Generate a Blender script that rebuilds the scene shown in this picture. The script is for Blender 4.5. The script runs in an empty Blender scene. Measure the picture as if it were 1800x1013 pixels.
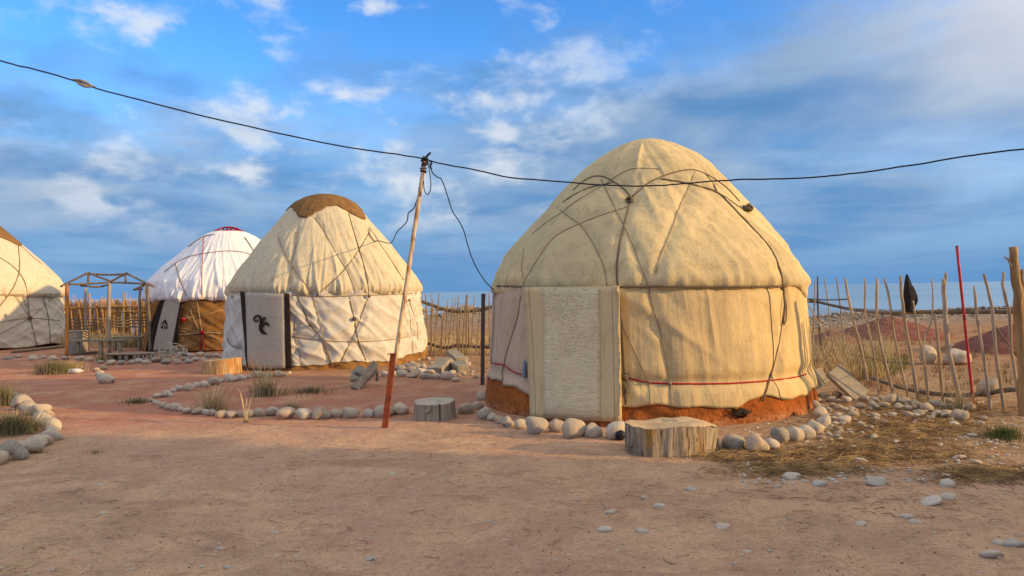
import bpy, bmesh, math, random
import numpy as np
from mathutils import Vector, Matrix, Quaternion
random.seed(7); rng = np.random.default_rng(7)
sc = bpy.context.scene
COL = sc.collection
rad = math.radians

# ------------------------------------------------------------------ camera
CAMH = 1.6; F = 1300.0; W0, H0 = 1800.0, 1013.0
cam = bpy.data.cameras.new('camera'); cam.sensor_width = 36; cam.lens = 36*F/W0
cam.clip_start = .05; cam.clip_end = 60000
camo = bpy.data.objects.new('camera', cam); COL.objects.link(camo)
CM = Matrix.Translation((0, 0, CAMH)) @ Matrix.Rotation(rad(90.22), 4, 'X') @ Matrix.Rotation(rad(-1.12), 4, 'Z')
camo.matrix_world = CM
sc.camera = camo
CO = np.array([0, 0, CAMH]); CR = np.array(CM.to_3x3())

# ------------------------------------------------------------------ sky and sun
SUN_EL, SUN_AZ = 14.0, 104.0           # azimuth clockwise from +Y
w = bpy.data.worlds.new('World'); sc.world = w; w.use_nodes = True
nt = w.node_tree
def wn(t, **k):
    n = nt.nodes.new(t)
    for a, b in k.items(): setattr(n, a, b)
    return n
def wl(a, b): nt.links.new(a, b)
def wmath(op, a, b=None, clamp=False):
    n = wn('ShaderNodeMath', operation=op); n.use_clamp = clamp
    for i, v in enumerate((a, b)):
        if v is None: continue
        if isinstance(v, (int, float)): n.inputs[i].default_value = v
        else: wl(v, n.inputs[i])
    return n.outputs[0]
def wramp(v, lo, hi, a=0., b=1.):
    n = wn('ShaderNodeMapRange', interpolation_type='SMOOTHSTEP')
    wl(v, n.inputs['Value'])
    for k, x in (('From Min', lo), ('From Max', hi), ('To Min', a), ('To Max', b)): n.inputs[k].default_value = x
    return n.outputs['Result']
def wmix(f, a, b):
    n = wn('ShaderNodeMix', data_type='RGBA')
    if isinstance(f, (int, float)): n.inputs[0].default_value = f
    else: wl(f, n.inputs[0])
    for i, v in ((6, a), (7, b)):
        if isinstance(v, tuple): n.inputs[i].default_value = (*v, 1)
        else: wl(v, n.inputs[i])
    return n.outputs[2]
sky = wn('ShaderNodeTexSky', sky_type='NISHITA', sun_disc=False, sun_elevation=rad(SUN_EL), sun_rotation=rad(SUN_AZ),
         altitude=1600, air_density=1.0, dust_density=.6, ozone_density=2.0)
hs = wn('ShaderNodeHueSaturation'); hs.inputs['Saturation'].default_value = 1.33; hs.inputs['Value'].default_value = 1.2
hs.inputs['Hue'].default_value = .510
wl(sky.outputs[0], hs.inputs['Color'])
tc = wn('ShaderNodeTexCoord'); DIR = tc.outputs['Generated']
sx = wn('ShaderNodeSeparateXYZ'); wl(DIR, sx.inputs[0])
DX, DY, DZ = sx.outputs
# flat cloud layer seen in perspective
zz = wmath('ADD', wmath('MAXIMUM', DZ, 0.0), .10)
cx = wn('ShaderNodeCombineXYZ'); wl(wmath('DIVIDE', DX, zz), cx.inputs[0]); wl(wmath('DIVIDE', DY, zz), cx.inputs[1])
def wnoise(vec, scale, detail=5, rough=.5, dist=0., rot=0., sc3=(1, 1, 1), loc=(0, 0, 0)):
    mp = wn('ShaderNodeMapping'); wl(vec, mp.inputs[0]); mp.inputs['Rotation'].default_value = (0, 0, rot)
    mp.inputs['Scale'].default_value = sc3; mp.inputs['Location'].default_value = loc
    n = wn('ShaderNodeTexNoise'); wl(mp.outputs[0], n.inputs['Vector'])
    for k, v in (('Scale', scale), ('Detail', detail), ('Roughness', rough), ('Distortion', dist)): n.inputs[k].default_value = v
    return n.outputs[0]
n_big = wnoise(cx.outputs[0], .55, 4, .5, .5, rot=.5, sc3=(1, .55, 1), loc=(3.1, 1.7, 0))
n_mid = wnoise(cx.outputs[0], 1.5, 6, .55, .4, rot=.3, loc=(.4, 5.2, 0))
n_dir = wnoise(DIR, 7.5, 5, .55, .15, sc3=(1, 1, 2.2), loc=(1.3, .2, .85))
n_puff = wnoise(DIR, 9, 6, .55, .1, sc3=(1, 1, 1.7), loc=(2.3, 4.2, .15))
# broad veil below a line that climbs to the right, thinner towards the deep blue window high up
edge = wmath('SUBTRACT', DZ, wmath('MULTIPLY', DX, .12))
edge = wmath('ADD', edge, wmath('MULTIPLY', wmath('SUBTRACT', n_dir, .5), .26))
veil = wramp(edge, .36, .20)
veil = wmath('MULTIPLY', veil, wramp(n_big, .28, .55, .72, 1.0))
high = wramp(n_big, .22, .52, .45, 1.0)             # cloud deck carried on overhead, cover raised to lift the ambient light
veil = wmath('MAXIMUM', veil, wmath('MULTIPLY', high, wramp(DZ, .33, .58)), True)
veil = wmath('MULTIPLY', veil, .95)
# shade of the veil: blue grey, paler with height towards the sun
SD = Vector((math.sin(rad(SUN_AZ))*math.cos(rad(SUN_EL)), math.cos(rad(SUN_AZ))*math.cos(rad(SUN_EL)), math.sin(rad(SUN_EL))))
dp = wn('ShaderNodeVectorMath', operation='DOT_PRODUCT'); wl(DIR, dp.inputs[0]); dp.inputs[1].default_value = SD
sunward = dp.outputs['Value']
tone = wmath('ADD', wramp(n_mid, .30, .72), wmath('MULTIPLY', wramp(n_dir, .4, .7), .4))
tone = wmath('MULTIPLY', tone, .72, True)
vcol = wmix(tone, (.40, 1.00, 2.02), (1.35, 1.82, 2.45))
bright = wmath('MULTIPLY', wramp(sunward, .12, .72), wramp(DZ, .06, .36))
bright = wmath('MULTIPLY', bright, wramp(n_big, .25, .6, .6, 1.0))
vcol = wmix(bright, vcol, (5.6, 4.9, 4.0))
vcol = wmix(wramp(DY, .15, -.7, 0, .65), vcol, (3.0, 2.75, 2.45))  # pale warm cloud added behind the camera to warm and lift the shade
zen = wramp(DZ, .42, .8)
vcol = wmix(wmath('MULTIPLY', zen, .9), vcol, (4.5, 3.95, 3.35))  # bright warm cloud added overhead, out of view, to raise the ambient light
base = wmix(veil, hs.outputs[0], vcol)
# small lit puffs scattered in the open blue and low bands
puff = wmath('MULTIPLY', wramp(n_puff, .48, .64), wramp(n_dir, .37, .60))
puff = wmath('MULTIPLY', puff, wramp(DZ, .03, .10))
puff = wmath('MULTIPLY', puff, wramp(DX, .30, -.05, .10, 1.0))
base = wmix(wmath('MULTIPLY', puff, .85), base, (2.9, 3.1, 3.35))
n_str = wnoise(cx.outputs[0], .9, 7, .6, .3, rot=.15, sc3=(.55, 1.0, 1), loc=(8.3, 2.2, 0))
strk = wmath('MULTIPLY', wramp(n_str, .50, .66), wmath('MULTIPLY', wramp(DZ, .035, .09), wramp(DZ, .30, .14)))
strk = wmath('MULTIPLY', strk, wramp(DX, .25, -.30, .25, 1.0))
base = wmix(wmath('MULTIPLY', strk, .75), base, (1.75, 2.12, 2.65))
# low blue band of far haze over the water
base = wmix(wramp(DZ, .16, .0, 0, .92), base, (.46, 1.15, 2.30))
bg = nt.nodes['Background']; bg.inputs[1].default_value = .15
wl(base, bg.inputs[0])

sl = bpy.data.lights.new('sun', 'SUN'); sl.energy = 2.9; sl.angle = rad(1.0); sl.color = (1.0, .635, .27)
so = bpy.data.objects.new('sun', sl); COL.objects.link(so)
so.rotation_euler = SD.to_track_quat('Z', 'Y').to_euler(); so.location = SD*40
vs = sc.view_settings
vs.view_transform = 'Standard'; vs.look = 'None'; vs.gamma = 1; vs.use_curve_mapping = False
vs.exposure = .82

# ------------------------------------------------------------------ maths helpers
def ray(px, py):
    d = np.array([(px-W0/2)/F, (H0/2-py)/F, -1.0]); d = CR @ d
    return d/np.linalg.norm(d)
def G(px, py, z=0.0):
    """point of the level z seen at photo position"""
    d = ray(px, py); t = (z-CAMH)/d[2]
    return CO + d*t
def P(px, py, Y):
    """point of the upright plane y = Y seen at photo position"""
    d = ray(px, py); return CO + d*(Y/d[1])
_tab = rng.random((256, 256))
def vnoise(x, y, seed=0):
    x = np.asarray(x, float)+seed*17.31; y = np.asarray(y, float)+seed*7.77
    xi = np.floor(x).astype(int); yi = np.floor(y).astype(int); fx = x-xi; fy = y-yi
    fx = fx*fx*(3-2*fx); fy = fy*fy*(3-2*fy)
    g = lambda a, b: _tab[a & 255, b & 255]
    return (g(xi, yi)*(1-fx)+g(xi+1, yi)*fx)*(1-fy)+(g(xi, yi+1)*(1-fx)+g(xi+1, yi+1)*fx)*fy
def fbm(x, y, o=4, seed=0):
    s = 0; a = .5
    for i in range(o):
        s = s+a*(vnoise(np.asarray(x)*2**i, np.asarray(y)*2**i, seed+i*3)-.5)*2; a *= .5
    return s
def sstep(a, b, x):
    t = np.clip((np.asarray(x, float)-a)/(b-a), 0, 1); return t*t*(3-2*t)
def catmull(pts, n=6):
    p = [np.array(q, float) for q in pts]
    if len(p) < 3:
        return [p[0]+(p[1]-p[0])*i/n for i in range(n+1)]
    p = [2*p[0]-p[1]]+p+[2*p[-1]-p[-2]]; out = []
    for i in range(1, len(p)-2):
        for k in range(n):
            t = k/n; a, b, c, d = p[i-1:i+3]
            out.append(.5*((2*b)+(c-a)*t+(2*a-5*b+4*c-d)*t*t+(3*b-a-3*c+d)*t**3))
    out.append(p[-2]); return out

# ------------------------------------------------------------------ object helpers
def mesh_data(name, v, f, smooth=True):
    me = bpy.data.meshes.new(name)
    me.from_pydata([tuple(map(float, q)) for q in v], [], [tuple(int(i) for i in q) for q in f])
    if smooth: me.polygons.foreach_set('use_smooth', [True]*len(me.polygons))
    me.update(); return me
def link(name, me, mat=None, parent=None, loc=None):
    o = bpy.data.objects.new(name, me); COL.objects.link(o)
    if mat is not None and not me.materials: me.materials.append(mat)
    if parent is not None: o.parent = parent
    if loc is not None: o.location = loc
    return o
def obj(name, vf, mat, parent=None, smooth=True, origin=None):
    v, f = vf
    v = np.asarray(v, float)
    off = None
    if parent is not None: off = np.array(parent.get('_o', (0, 0, 0)))
    elif origin is not None: off = np.asarray(origin, float)
    if off is not None: v = v-off
    o = link(name, mesh_data(name, v, f, smooth), mat, parent)
    if parent is None and origin is not None:
        o.location = off; o['_o'] = [float(x) for x in off]
    elif parent is not None:
        o['_o'] = [float(x) for x in off]
    return o
def tag(o, label, cat, group=None, kind=None):
    if label: o['label'] = label
    if cat: o['category'] = cat
    if group: o['group'] = group
    if kind: o['kind'] = kind
    return o
def thing(name, label, cat, loc, group=None):
    o = bpy.data.objects.new(name, None); COL.objects.link(o); o.empty_display_size = .2
    o.location = [float(x) for x in loc]; o['_o'] = [float(x) for x in loc]
    return tag(o, label, cat, group)
def merge(*vfs):
    V = []; Fc = []; n = 0
    for v, f in vfs:
        v = np.asarray(v, float).reshape(-1, 3)
        V.append(v); Fc += [tuple(i+n for i in q) for q in f]; n += len(v)
    return np.concatenate(V), Fc
def tube(pts, r, seg=6, wob=0., cap=True, seed=0):
    p = np.array(pts, float); n = len(p)
    r = np.full(n, r) if np.isscalar(r) else np.interp(np.linspace(0, 1, n), np.linspace(0, 1, len(r)), r)
    t = np.gradient(p, axis=0); t /= np.linalg.norm(t, axis=1)[:, None]+1e-12
    u = np.cross(t[0], (0, 0, 1.)); 
    if np.linalg.norm(u) < .1: u = np.cross(t[0], (0, 1., 0))
    u /= np.linalg.norm(u); V = []
    a = np.arange(seg)*2*math.pi/seg
    for i in range(n):
        u = u-t[i]*np.dot(u, t[i]); u /= np.linalg.norm(u)+1e-12; b = np.cross(t[i], u)
        rr = r[i]*(1+wob*(vnoise(a*1.3, np.full(seg, i*.7), seed)-.5)*2)
        V.append(p[i]+np.outer(np.cos(a)*rr, u)+np.outer(np.sin(a)*rr, b))
    V = np.concatenate(V); Fc = []
    for i in range(n-1):
        for k in range(seg):
            k2 = (k+1) % seg; Fc.append((i*seg+k, i*seg+k2, (i+1)*seg+k2, (i+1)*seg+k))
    if cap: Fc.append(tuple(range(seg))[::-1]); Fc.append(tuple((n-1)*seg+k for k in range(seg)))
    return V, Fc
def grid_faces(nr, nc, close=False):
    Fc = []
    for i in range(nr-1):
        for k in range(nc if close else nc-1):
            k2 = (k+1) % nc
            Fc.append((i*nc+k, i*nc+k2, (i+1)*nc+k2, (i+1)*nc+k))
    return Fc
def box(c, s, rot=None, bev=.0):
    """box of full size s around c, its edges chamfered by bev"""
    bm = bmesh.new(); bmesh.ops.create_cube(bm, size=1)
    bmesh.ops.scale(bm, vec=Vector(s), verts=bm.verts)
    if bev: bmesh.ops.bevel(bm, geom=list(bm.edges), offset=bev, segments=1, affect='EDGES')
    if rot is not None: bmesh.ops.transform(bm, matrix=rot.to_4x4(), verts=bm.verts)
    bm.verts.index_update()
    v = np.array([q.co[:] for q in bm.verts])+np.array(c, float); f = [tuple(x.index for x in q.verts) for q in bm.faces]
    bm.free(); return v, f

# ------------------------------------------------------------------ materials
class M:
    def __init__(s, name, rough=.9, spec=.2):
        s.m = bpy.data.materials.new(name); s.m.use_nodes = True; s.nt = s.m.node_tree
        s.b = s.nt.nodes['Principled BSDF']; s.b.inputs['Roughness'].default_value = rough
        s.b.inputs['Specular IOR Level'].default_value = spec
        s.tc = s.n('ShaderNodeTexCoord'); s.h = None
    def n(s, t, **k):
        n = s.nt.nodes.new(t)
        for a, b in k.items(): setattr(n, a, b)
        return n
    def l(s, a, b): s.nt.links.new(a, b)
    def put(s, sock, v):
        if isinstance(v, tuple): sock.default_value = (*v, 1) if len(v) == 3 and sock.type == 'RGBA' else v
        elif isinstance(v, (int, float)): sock.default_value = v
        else: s.l(v, sock)
    def vec(s, scale=(1, 1, 1), coord='Object', loc=(0, 0, 0), rot=(0, 0, 0)):
        mp = s.n('ShaderNodeMapping'); s.l(s.tc.outputs[coord], mp.inputs[0])
        mp.inputs['Scale'].default_value = scale; mp.inputs['Location'].default_value = loc; mp.inputs['Rotation'].default_value = rot
        return mp.outputs[0]
    def noise(s, scale, detail=5, rough=.55, dist=0, st=(1, 1, 1), coord='Object', loc=(0, 0, 0)):
        n = s.n('ShaderNodeTexNoise'); s.l(s.vec(st, coord, loc), n.inputs['Vector'])
        for k, v in (('Scale', scale), ('Detail', detail), ('Roughness', rough), ('Distortion', dist)): n.inputs[k].default_value = v
        return n.outputs[0]
    def voro(s, scale, st=(1, 1, 1), feature='F1', out='Distance', coord='Object'):
        n = s.n('ShaderNodeTexVoronoi', feature=feature); s.l(s.vec(st, coord), n.inputs['Vector']); n.inputs['Scale'].default_value = scale
        return n.outputs[out]
    def ramp(s, v, lo, hi, a=0., b=1.):
        n = s.n('ShaderNodeMapRange', interpolation_type='SMOOTHSTEP'); s.l(v, n.inputs[0])
        for i, x in enumerate((lo, hi, a, b)): n.inputs[i+1].default_value = x
        return n.outputs[0]
    def mix(s, f, a, b, mode='MIX'):
        n = s.n('ShaderNodeMix', data_type='RGBA', blend_type=mode)
        s.put(n.inputs[0], f); s.put(n.inputs[6], a); s.put(n.inputs[7], b); return n.outputs[2]
    def math(s, op, a, b=0.):
        n = s.n('ShaderNodeMath', operation=op); s.put(n.inputs[0], a); s.put(n.inputs[1], b); return n.outputs[0]
    def sep(s, v=None):
        n = s.n('ShaderNodeSeparateXYZ'); s.l(v if v is not None else s.tc.outputs['Object'], n.inputs[0]); return n.outputs
    def rnd(s): return s.n('ShaderNodeObjectInfo').outputs['Random']
    def color(s, c): s.put(s.b.inputs['Base Color'], c); return s
    def bump(s, h, strength=.5, dist=.01):
        n = s.n('ShaderNodeBump'); n.inputs['Strength'].default_value = strength; n.inputs['Distance'].default_value = dist
        s.l(h, n.inputs['Height'])
        if s.h is not None: s.l(s.h, n.inputs['Normal'])
        s.h = n.outputs[0]; s.l(s.h, s.b.inputs['Normal']); return s
def simple(name, c, c2=None, scale=8, rough=.85, st=(1, 1, 1), bump=.3, bd=.005, spec=.2, lo=.35, hi=.65):
    m = M(name, rough, spec); n = m.noise(scale, 6, .6, .3, st)
    m.color(m.mix(m.ramp(n, lo, hi), c, c2 or tuple(x*.6 for x in c)))
    if bump: m.bump(n, bump, bd)
    return m.m
def felt(name, c, dark, stain, vert=True, wr=.5):
    m = M(name, .95, .05)
    big = m.noise(1.1, 4, .55, .4); mid = m.noise(4.0, 6, .62, .5)
    st = m.noise(11, 5, .62, .4, (1, 1, .10) if vert else (1, 1, .6)); fine = m.noise(70, 3, .7, 0, (1, 1, .35))
    col = m.mix(m.ramp(big, .34, .66), c, dark)
    col = m.mix(m.ramp(mid, .50, .74, 0, .55), col, stain)
    col = m.mix(m.ramp(st, .50, .68, 0, .55), col, stain)
    col = m.mix(m.ramp(fine, .35, .75, 0, .22), col, tuple(x*.45 for x in stain))
    m.color(col)
    m.bump(mid, wr*.5, .05); m.bump(st, wr*1.1, .022); m.bump(fine, .35, .006)
    return m.m
MT = {}
MT['felt1'] = felt('weathered_felt', (.70, .545, .28), (.56, .44, .24), (.42, .315, .165))
MT['felt1roof'] = felt('weathered_felt_roof', (.66, .54, .30), (.52, .435, .255), (.40, .32, .175), False)
MT['felt1b'] = felt('weathered_felt_side', (.68, .52, .26), (.62, .48, .25), (.48, .355, .18))
MT['felt1pink'] = felt('weathered_felt_pinkish', (.58, .44, .30), (.53, .41, .28), (.38, .285, .19))
MT['canvas'] = felt('cream_canvas', (.60, .54, .38), (.55, .50, .37), (.44, .36, .21), False, .25)
MT['canvaswall'] = felt('white_canvas', (.60, .58, .51), (.55, .535, .48), (.45, .39, .28), False, .22)
MT['canvas4'] = felt('pale_canvas', (.64, .58, .43), (.60, .55, .43), (.50, .42, .29), False, .3)
MT['white'] = felt('white_sheet', (.78, .795, .83), (.75, .765, .80), (.68, .70, .75), False, .2)
MT['brownfelt'] = felt('brown_felt', (.35, .19, .07), (.25, .13, .045), (.14, .07, .03), False)
MT['capfelt'] = felt('brown_cap_felt', (.25, .145, .06), (.19, .11, .045), (.11, .065, .03), False)
MT['base'] = felt('rust_felt', (.38, .115, .025), (.27, .08, .02), (.12, .036, .012), False, .7)
def base_mat():
    m = M('rust_felt', .95, .05)
    a = m.noise(3, 5, .6, .6); b = m.noise(14, 6, .7, .5); f = m.noise(70, 3, .7); z = m.sep()[2]
    col = m.mix(m.ramp(a, .36, .64), (.40, .125, .03), (.28, .085, .022)); col = m.mix(m.ramp(b, .50, .66, 0, .75), col, (.11, .04, .018)); col = m.mix(m.ramp(f, .5, .7, 0, .3), col, (.46, .18, .06))
    col = m.mix(m.math('MULTIPLY', m.ramp(z, .14, .0, 0, .7), m.ramp(b, .58, .36)), col, (.46, .29, .19))
    m.color(col); m.bump(a, .7, .08); m.bump(b, .8, .03); m.bump(f, .5, .006); return m.m
MT['base'] = base_mat()
MT['doorband'] = felt('door_band', (.66, .53, .30), (.60, .485, .28), (.46, .36, .20))
def door_mat():
    m = M('door_panel', .95, .05)
    a = m.noise(9, 6, .7, .6, (1, 1, 5)); b = m.noise(3.5, 6, .7, .8); sp = m.noise(34, 4, .7, .5, (1, 1, 2.2))
    z = m.sep()[2]
    col = m.mix(m.ramp(a, .38, .66), (.80, .70, .46), (.66, .57, .37))
    up = m.ramp(z, .3, 1.5, .25, 1.0)
    blot = m.math('MULTIPLY', m.math('MULTIPLY', m.ramp(sp, .49, .60), m.ramp(b, .36, .58)), up)
    col = m.mix(m.math('MULTIPLY', blot, .62), col, (.24, .21, .15))
    col = m.mix(m.ramp(z, .28, .02, 0, .55), col, (.34, .22, .12))
    m.color(col); m.bump(b, .4, .05); m.bump(a, .8, .03); m.bump(sp, .5, .006); return m.m
MT['door'] = door_mat()
MT['greyfelt'] = simple('grey_door_felt', (.46, .42, .34), (.38, .345, .28), 10, .95, (1, 1, 6), .3)
MT['black'] = simple('black_felt', (.022, .015, .012), (.035, .024, .018), 20, .9)
MT['rope'] = simple('grey_rope', (.20, .155, .105), (.12, .09, .06), 60, .9)
MT['ropelight'] = simple('pale_rope', (.46, .37, .23), (.30, .23, .14), 60, .9)
MT['ropegrey'] = simple('grey_brown_rope', (.36, .28, .18), (.24, .18, .12), 60, .9)
MT['redcord'] = simple('red_cord', (.42, .025, .02), (.30, .018, .02), 60, .8)
MT['ropered'] = simple('dull_red_rope', (.24, .07, .06), (.17, .05, .045), 60, .9)
MT['redwood'] = simple('red_painted_wood', (.38, .012, .02), (.26, .01, .015), 20, .6)
MT['cable'] = simple('black_cable', (.012, .013, .022), (.02, .02, .03), 30, .5, bump=0)
def wood(name, c1, c2, c3, zs=.12, sc_=14, spec=.1):
    m = M(name, .85, spec)
    a = m.noise(sc_, 6, .65, .6, (1, 1, zs)); b = m.noise(sc_*.35, 4, .6, .8, (1, 1, zs*1.4))
    col = m.mix(m.ramp(a, .35, .65), c1, c2); col = m.mix(m.ramp(b, .52, .68, 0, .85), col, c3)
    m.color(col); m.bump(a, .7, .012); return m.m
MT['stick'] = wood('weathered_stick', (.44, .37, .28), (.26, .215, .165), (.34, .25, .15))
MT['stickmid'] = wood('brown_stick', (.30, .22, .13), (.17, .12, .075), (.24, .15, .08))
MT['stickdark'] = wood('dark_stick', (.13, .10, .08), (.075, .06, .05), (.17, .12, .08))
MT['railwood'] = wood('grey_rail', (.20, .165, .13), (.11, .09, .075), (.26, .20, .13), 1.0, 18)
MT['post'] = wood('pine_post', (.40, .265, .13), (.22, .135, .065), (.11, .075, .045))
MT['postorange'] = wood('orange_pine_post', (.58, .27, .07), (.44, .19, .05), (.26, .12, .05))
def bark_mat():
    m = M('stump_side', .88, .08)
    a = m.noise(9, 5, .6, .5, (1, 1, .10)); b = m.noise(22, 6, .7, .6, (1, 1, .12)); c = m.noise(5, 4, .6, .6, (1, 1, .22), loc=(4, 2, 0)); d = m.noise(40, 4, .7, .4, (1, 1, .3))
    col = m.mix(m.ramp(a, .42, .56), (.47, .36, .22), (.25, .20, .15))
    col = m.mix(m.ramp(c, .52, .60, 0, .9), col, (.46, .24, .06))
    col = m.mix(m.ramp(c, .46, .38, 0, .7), col, (.52, .43, .31))
    col = m.mix(m.ramp(b, .53, .62, 0, .85), col, (.085, .055, .04))
    col = m.mix(m.ramp(d, .55, .7, 0, .4), col, (.55, .46, .33))
    m.color(col); m.bump(a, .8, .05); m.bump(b, 1., .03); m.bump(d, .6, .01); return m.m
MT['bark'] = bark_mat()
MT['barkgrey'] = wood('grey_stump_side', (.38, .33, .26), (.23, .195, .155), (.15, .125, .10), .07, 12)
MT['barkorange'] = wood('orange_stump_side', (.58, .40, .20), (.26, .13, .05), (.56, .22, .04), .10, 16)
MT['plank'] = wood('grey_plank', (.33, .285, .21), (.23, .195, .145), (.18, .145, .105), 1, 9)
def cut(name, c1, c2):
    m = M(name, .9, .1)
    x = m.n('ShaderNodeTexWave', wave_type='RINGS', rings_direction='Z'); m.l(m.vec(), x.inputs[0])
    x.inputs['Scale'].default_value = 14; x.inputs['Distortion'].default_value = 6; x.inputs['Detail'].default_value = 3
    n = m.noise(5, 6, .65, .5)
    k = m.noise(7, 5, .7, 1.5, loc=(3, 1, 0)); col = m.mix(m.ramp(n, .35, .7), c1, c2); col = m.mix(m.ramp(x.outputs[1], .3, .9, 0, .40), col, tuple(q*.5 for q in c2))
    col = m.mix(m.ramp(k, .60, .66, 0, .8), col, tuple(q*.3 for q in c2))
    m.color(col); m.bump(n, .5, .02); return m.m
MT['cut'] = cut('cut_wood', (.58, .44, .27), (.42, .31, .19))
MT['cutgrey'] = cut('grey_cut_wood', (.52, .46, .34), (.40, .37, .32))
MT['concrete'] = simple('grey_concrete', (.29, .265, .215), (.21, .19, .155), 9, .9, lo=.3, hi=.7)
MT['block'] = simple('grey_block', (.33, .30, .245), (.20, .18, .145), 7, .95, lo=.3, hi=.7, bump=.5, bd=.01)
MT['iron'] = simple('rusted_iron', (.26, .065, .025), (.13, .035, .02), 16, .8)
MT['pipe'] = simple('flaking_paint_pipe', (.56, .46, .31), (.30, .16, .075), 22, .7, (1, 1, .25), lo=.48, hi=.62)
MT['redpole'] = simple('red_pole_paint', (.45, .012, .022), (.30, .01, .018), 12, .45, spec=.4)
MT['cloth'] = simple('black_cloth', (.012, .012, .016), (.03, .03, .036), 14, .9, bump=.4, bd=.02)
MT['bluepl'] = simple('blue_plastic', (.16, .22, .32), (.28, .32, .36), 14, .5)
MT['plastic'] = simple('pale_hose', (.50, .47, .38), (.30, .28, .22), 20, .6)
MT['bottle'] = simple('white_plastic', (.75, .76, .74), (.6, .62, .6), 10, .5)
def stone_mat(name, cols, dirt=(.40, .25, .16)):
    m = M(name, .85, .25)
    r = m.n('ShaderNodeValToRGB'); m.l(m.rnd(), r.inputs[0]); r.color_ramp.interpolation = 'LINEAR'
    el = r.color_ramp.elements
    while len(el) < len(cols): el.new(.5)
    for i, c in enumerate(cols): el[i].position = i/(len(cols)-1); el[i].color = (*c, 1)
    n = m.noise(5, 6, .6, .5, coord='Object'); f = m.noise(26, 5, .7)
    col = m.mix(m.ramp(n, .38, .68, 0, .5), r.outputs[0], (.52, .43, .31))
    col = m.mix(m.ramp(f, .52, .72, 0, .45), col, (.22, .175, .13))
    g = m.sep(m.tc.outputs['Generated'])[2]
    col = m.mix(m.ramp(g, .45, .12, 0, .55), col, dirt)
    m.color(col); m.bump(n, .5, .05); m.bump(f, .4, .01); return m.m
MT['stone'] = stone_mat('river_stone', [(.48, .42, .33), (.58, .49, .36), (.34, .30, .26), (.60, .53, .41), (.46, .35, .26), (.54, .50, .43), (.25, .23, .21), (.56, .45, .32)])
MT['pebble'] = stone_mat('pale_pebble', [(.54, .49, .42), (.60, .53, .43), (.44, .43, .40), (.64, .60, .53), (.60, .45, .37)])
MT['gravel'] = simple('gravel', (.36, .32, .26), (.16, .135, .11), 1.7, .9, bump=0, lo=.42, hi=.58)
MT['clod'] = simple('earth_crumb', (.26, .15, .10), (.15, .085, .06), 3, .97, bump=0)
MT['boulder'] = simple('pale_boulder', (.56, .51, .43), (.40, .36, .30), 5, .9)

def ground_mat():
    m = M('dry_dirt', .97, .05)
    X, Y, Z = m.sep()
    a = m.noise(.35, 5, .6, .5); b = m.noise(1.6, 6, .6, .4); c = m.noise(9, 6, .65, .2); d = m.noise(30, 5, .75); e = m.noise(110, 3, .7)
    col = m.mix(m.ramp(b, .36, .66), (.64, .43, .275), (.47, .31, .205))
    col = m.mix(m.ramp(a, .46, .60, 0, .75), col, (.54, .335, .24))
    w2 = m.noise(.8, 5, .65, 1.2, (1, 2.2, 1), loc=(7, 3, 0)); col = m.mix(m.ramp(w2, .52, .66, 0, .55), col, (.38, .235, .16))
    # redder earth round the yards of the yurts, browner trampled soil in the stone bed
    red = m.math('MULTIPLY', m.ramp(Y, 8.4, 10.2), m.ramp(X, 1.0, -1.6))
    red = m.math('MULTIPLY', red, m.ramp(b, .30, .60, .35, .95))
    col = m.mix(red, col, (.46, .195, .125))
    tan = m.math('MULTIPLY', m.ramp(X, 1.6, 3.6), m.ramp(Y, 5.6, 7.2))
    col = m.mix(m.math('MULTIPLY', tan, .85), col, m.mix(m.ramp(c, .35, .62), (.46, .33, .20), (.27, .17, .09)))
    field = m.ramp(Y, 12, 16); fr = m.math('MULTIPLY', field, m.ramp(X, -5.5, -3.0))
    fcol = m.mix(m.ramp(b, .36, .64), (.40, .24, .13), (.29, .155, .085)); fcol = m.mix(m.ramp(c, .52, .70, 0, .6), fcol, (.48, .36, .21))
    col = m.mix(fr, col, fcol)
    far = m.ramp(Y, 26, 28)
    col = m.mix(far, col, m.mix(m.ramp(c, .40, .60), (.36, .30, .23), (.20, .16, .12)))
    col = m.mix(m.ramp(c, .52, .68, 0, .45), col, (.29, .17, .11))
    col = m.mix(m.ramp(d, .50, .68, 0, .60), col, (.27, .165, .11))
    col = m.mix(m.ramp(d, .46, .30, 0, .50), col, (.66, .47, .33))
    col = m.mix(m.ramp(e, .50, .68, 0, .55), col, (.22, .14, .10))
    m.color(col); m.bump(b, .35, .12); m.bump(c, .8, .07); m.bump(d, .8, .02); m.bump(e, .4, .004); return m.m
MT['ground'] = ground_mat()
def water_mat():
    m = M('lake_water', .12, .5)
    m.color((.05, .13, .22)); m.b.inputs['IOR'].default_value = 1.33
    a = m.noise(.35, 5, .6, .2, (.25, 1, 1)); b = m.noise(.02, 4, .6, .2, (.2, 1, 1))
    m.color(m.mix(m.ramp(b, .4, .6), (.16, .29, .42), (.22, .35, .47)))
    m.bump(a, .3, .15); m.put(m.b.inputs['Roughness'], .25); return m.m
MT['water'] = water_mat()
MT['mound'] = simple('red_earth', (.24, .095, .065), (.14, .055, .042), 6, .97, bump=.9, bd=.06)
def blade_mat(name, a, b):
    m = M(name, .8, .15); z = m.sep()[2]
    n = m.noise(6, 3); col = m.mix(m.ramp(n, .35, .65), a, b)
    m.color(col); return m.m
MT['drygrass'] = blade_mat('dry_grass', (.60, .48, .27), (.42, .33, .17))
MT['greygrass'] = blade_mat('grey_green_grass', (.24, .22, .12), (.15, .15, .075))
MT['greengrass'] = blade_mat('green_grass', (.10, .14, .045), (.16, .18, .06))
MT['straw'] = blade_mat('straw_litter', (.42, .28, .12), (.16, .09, .045))
MT['twig'] = blade_mat('dark_twig', (.14, .08, .05), (.24, .15, .09))
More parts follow.
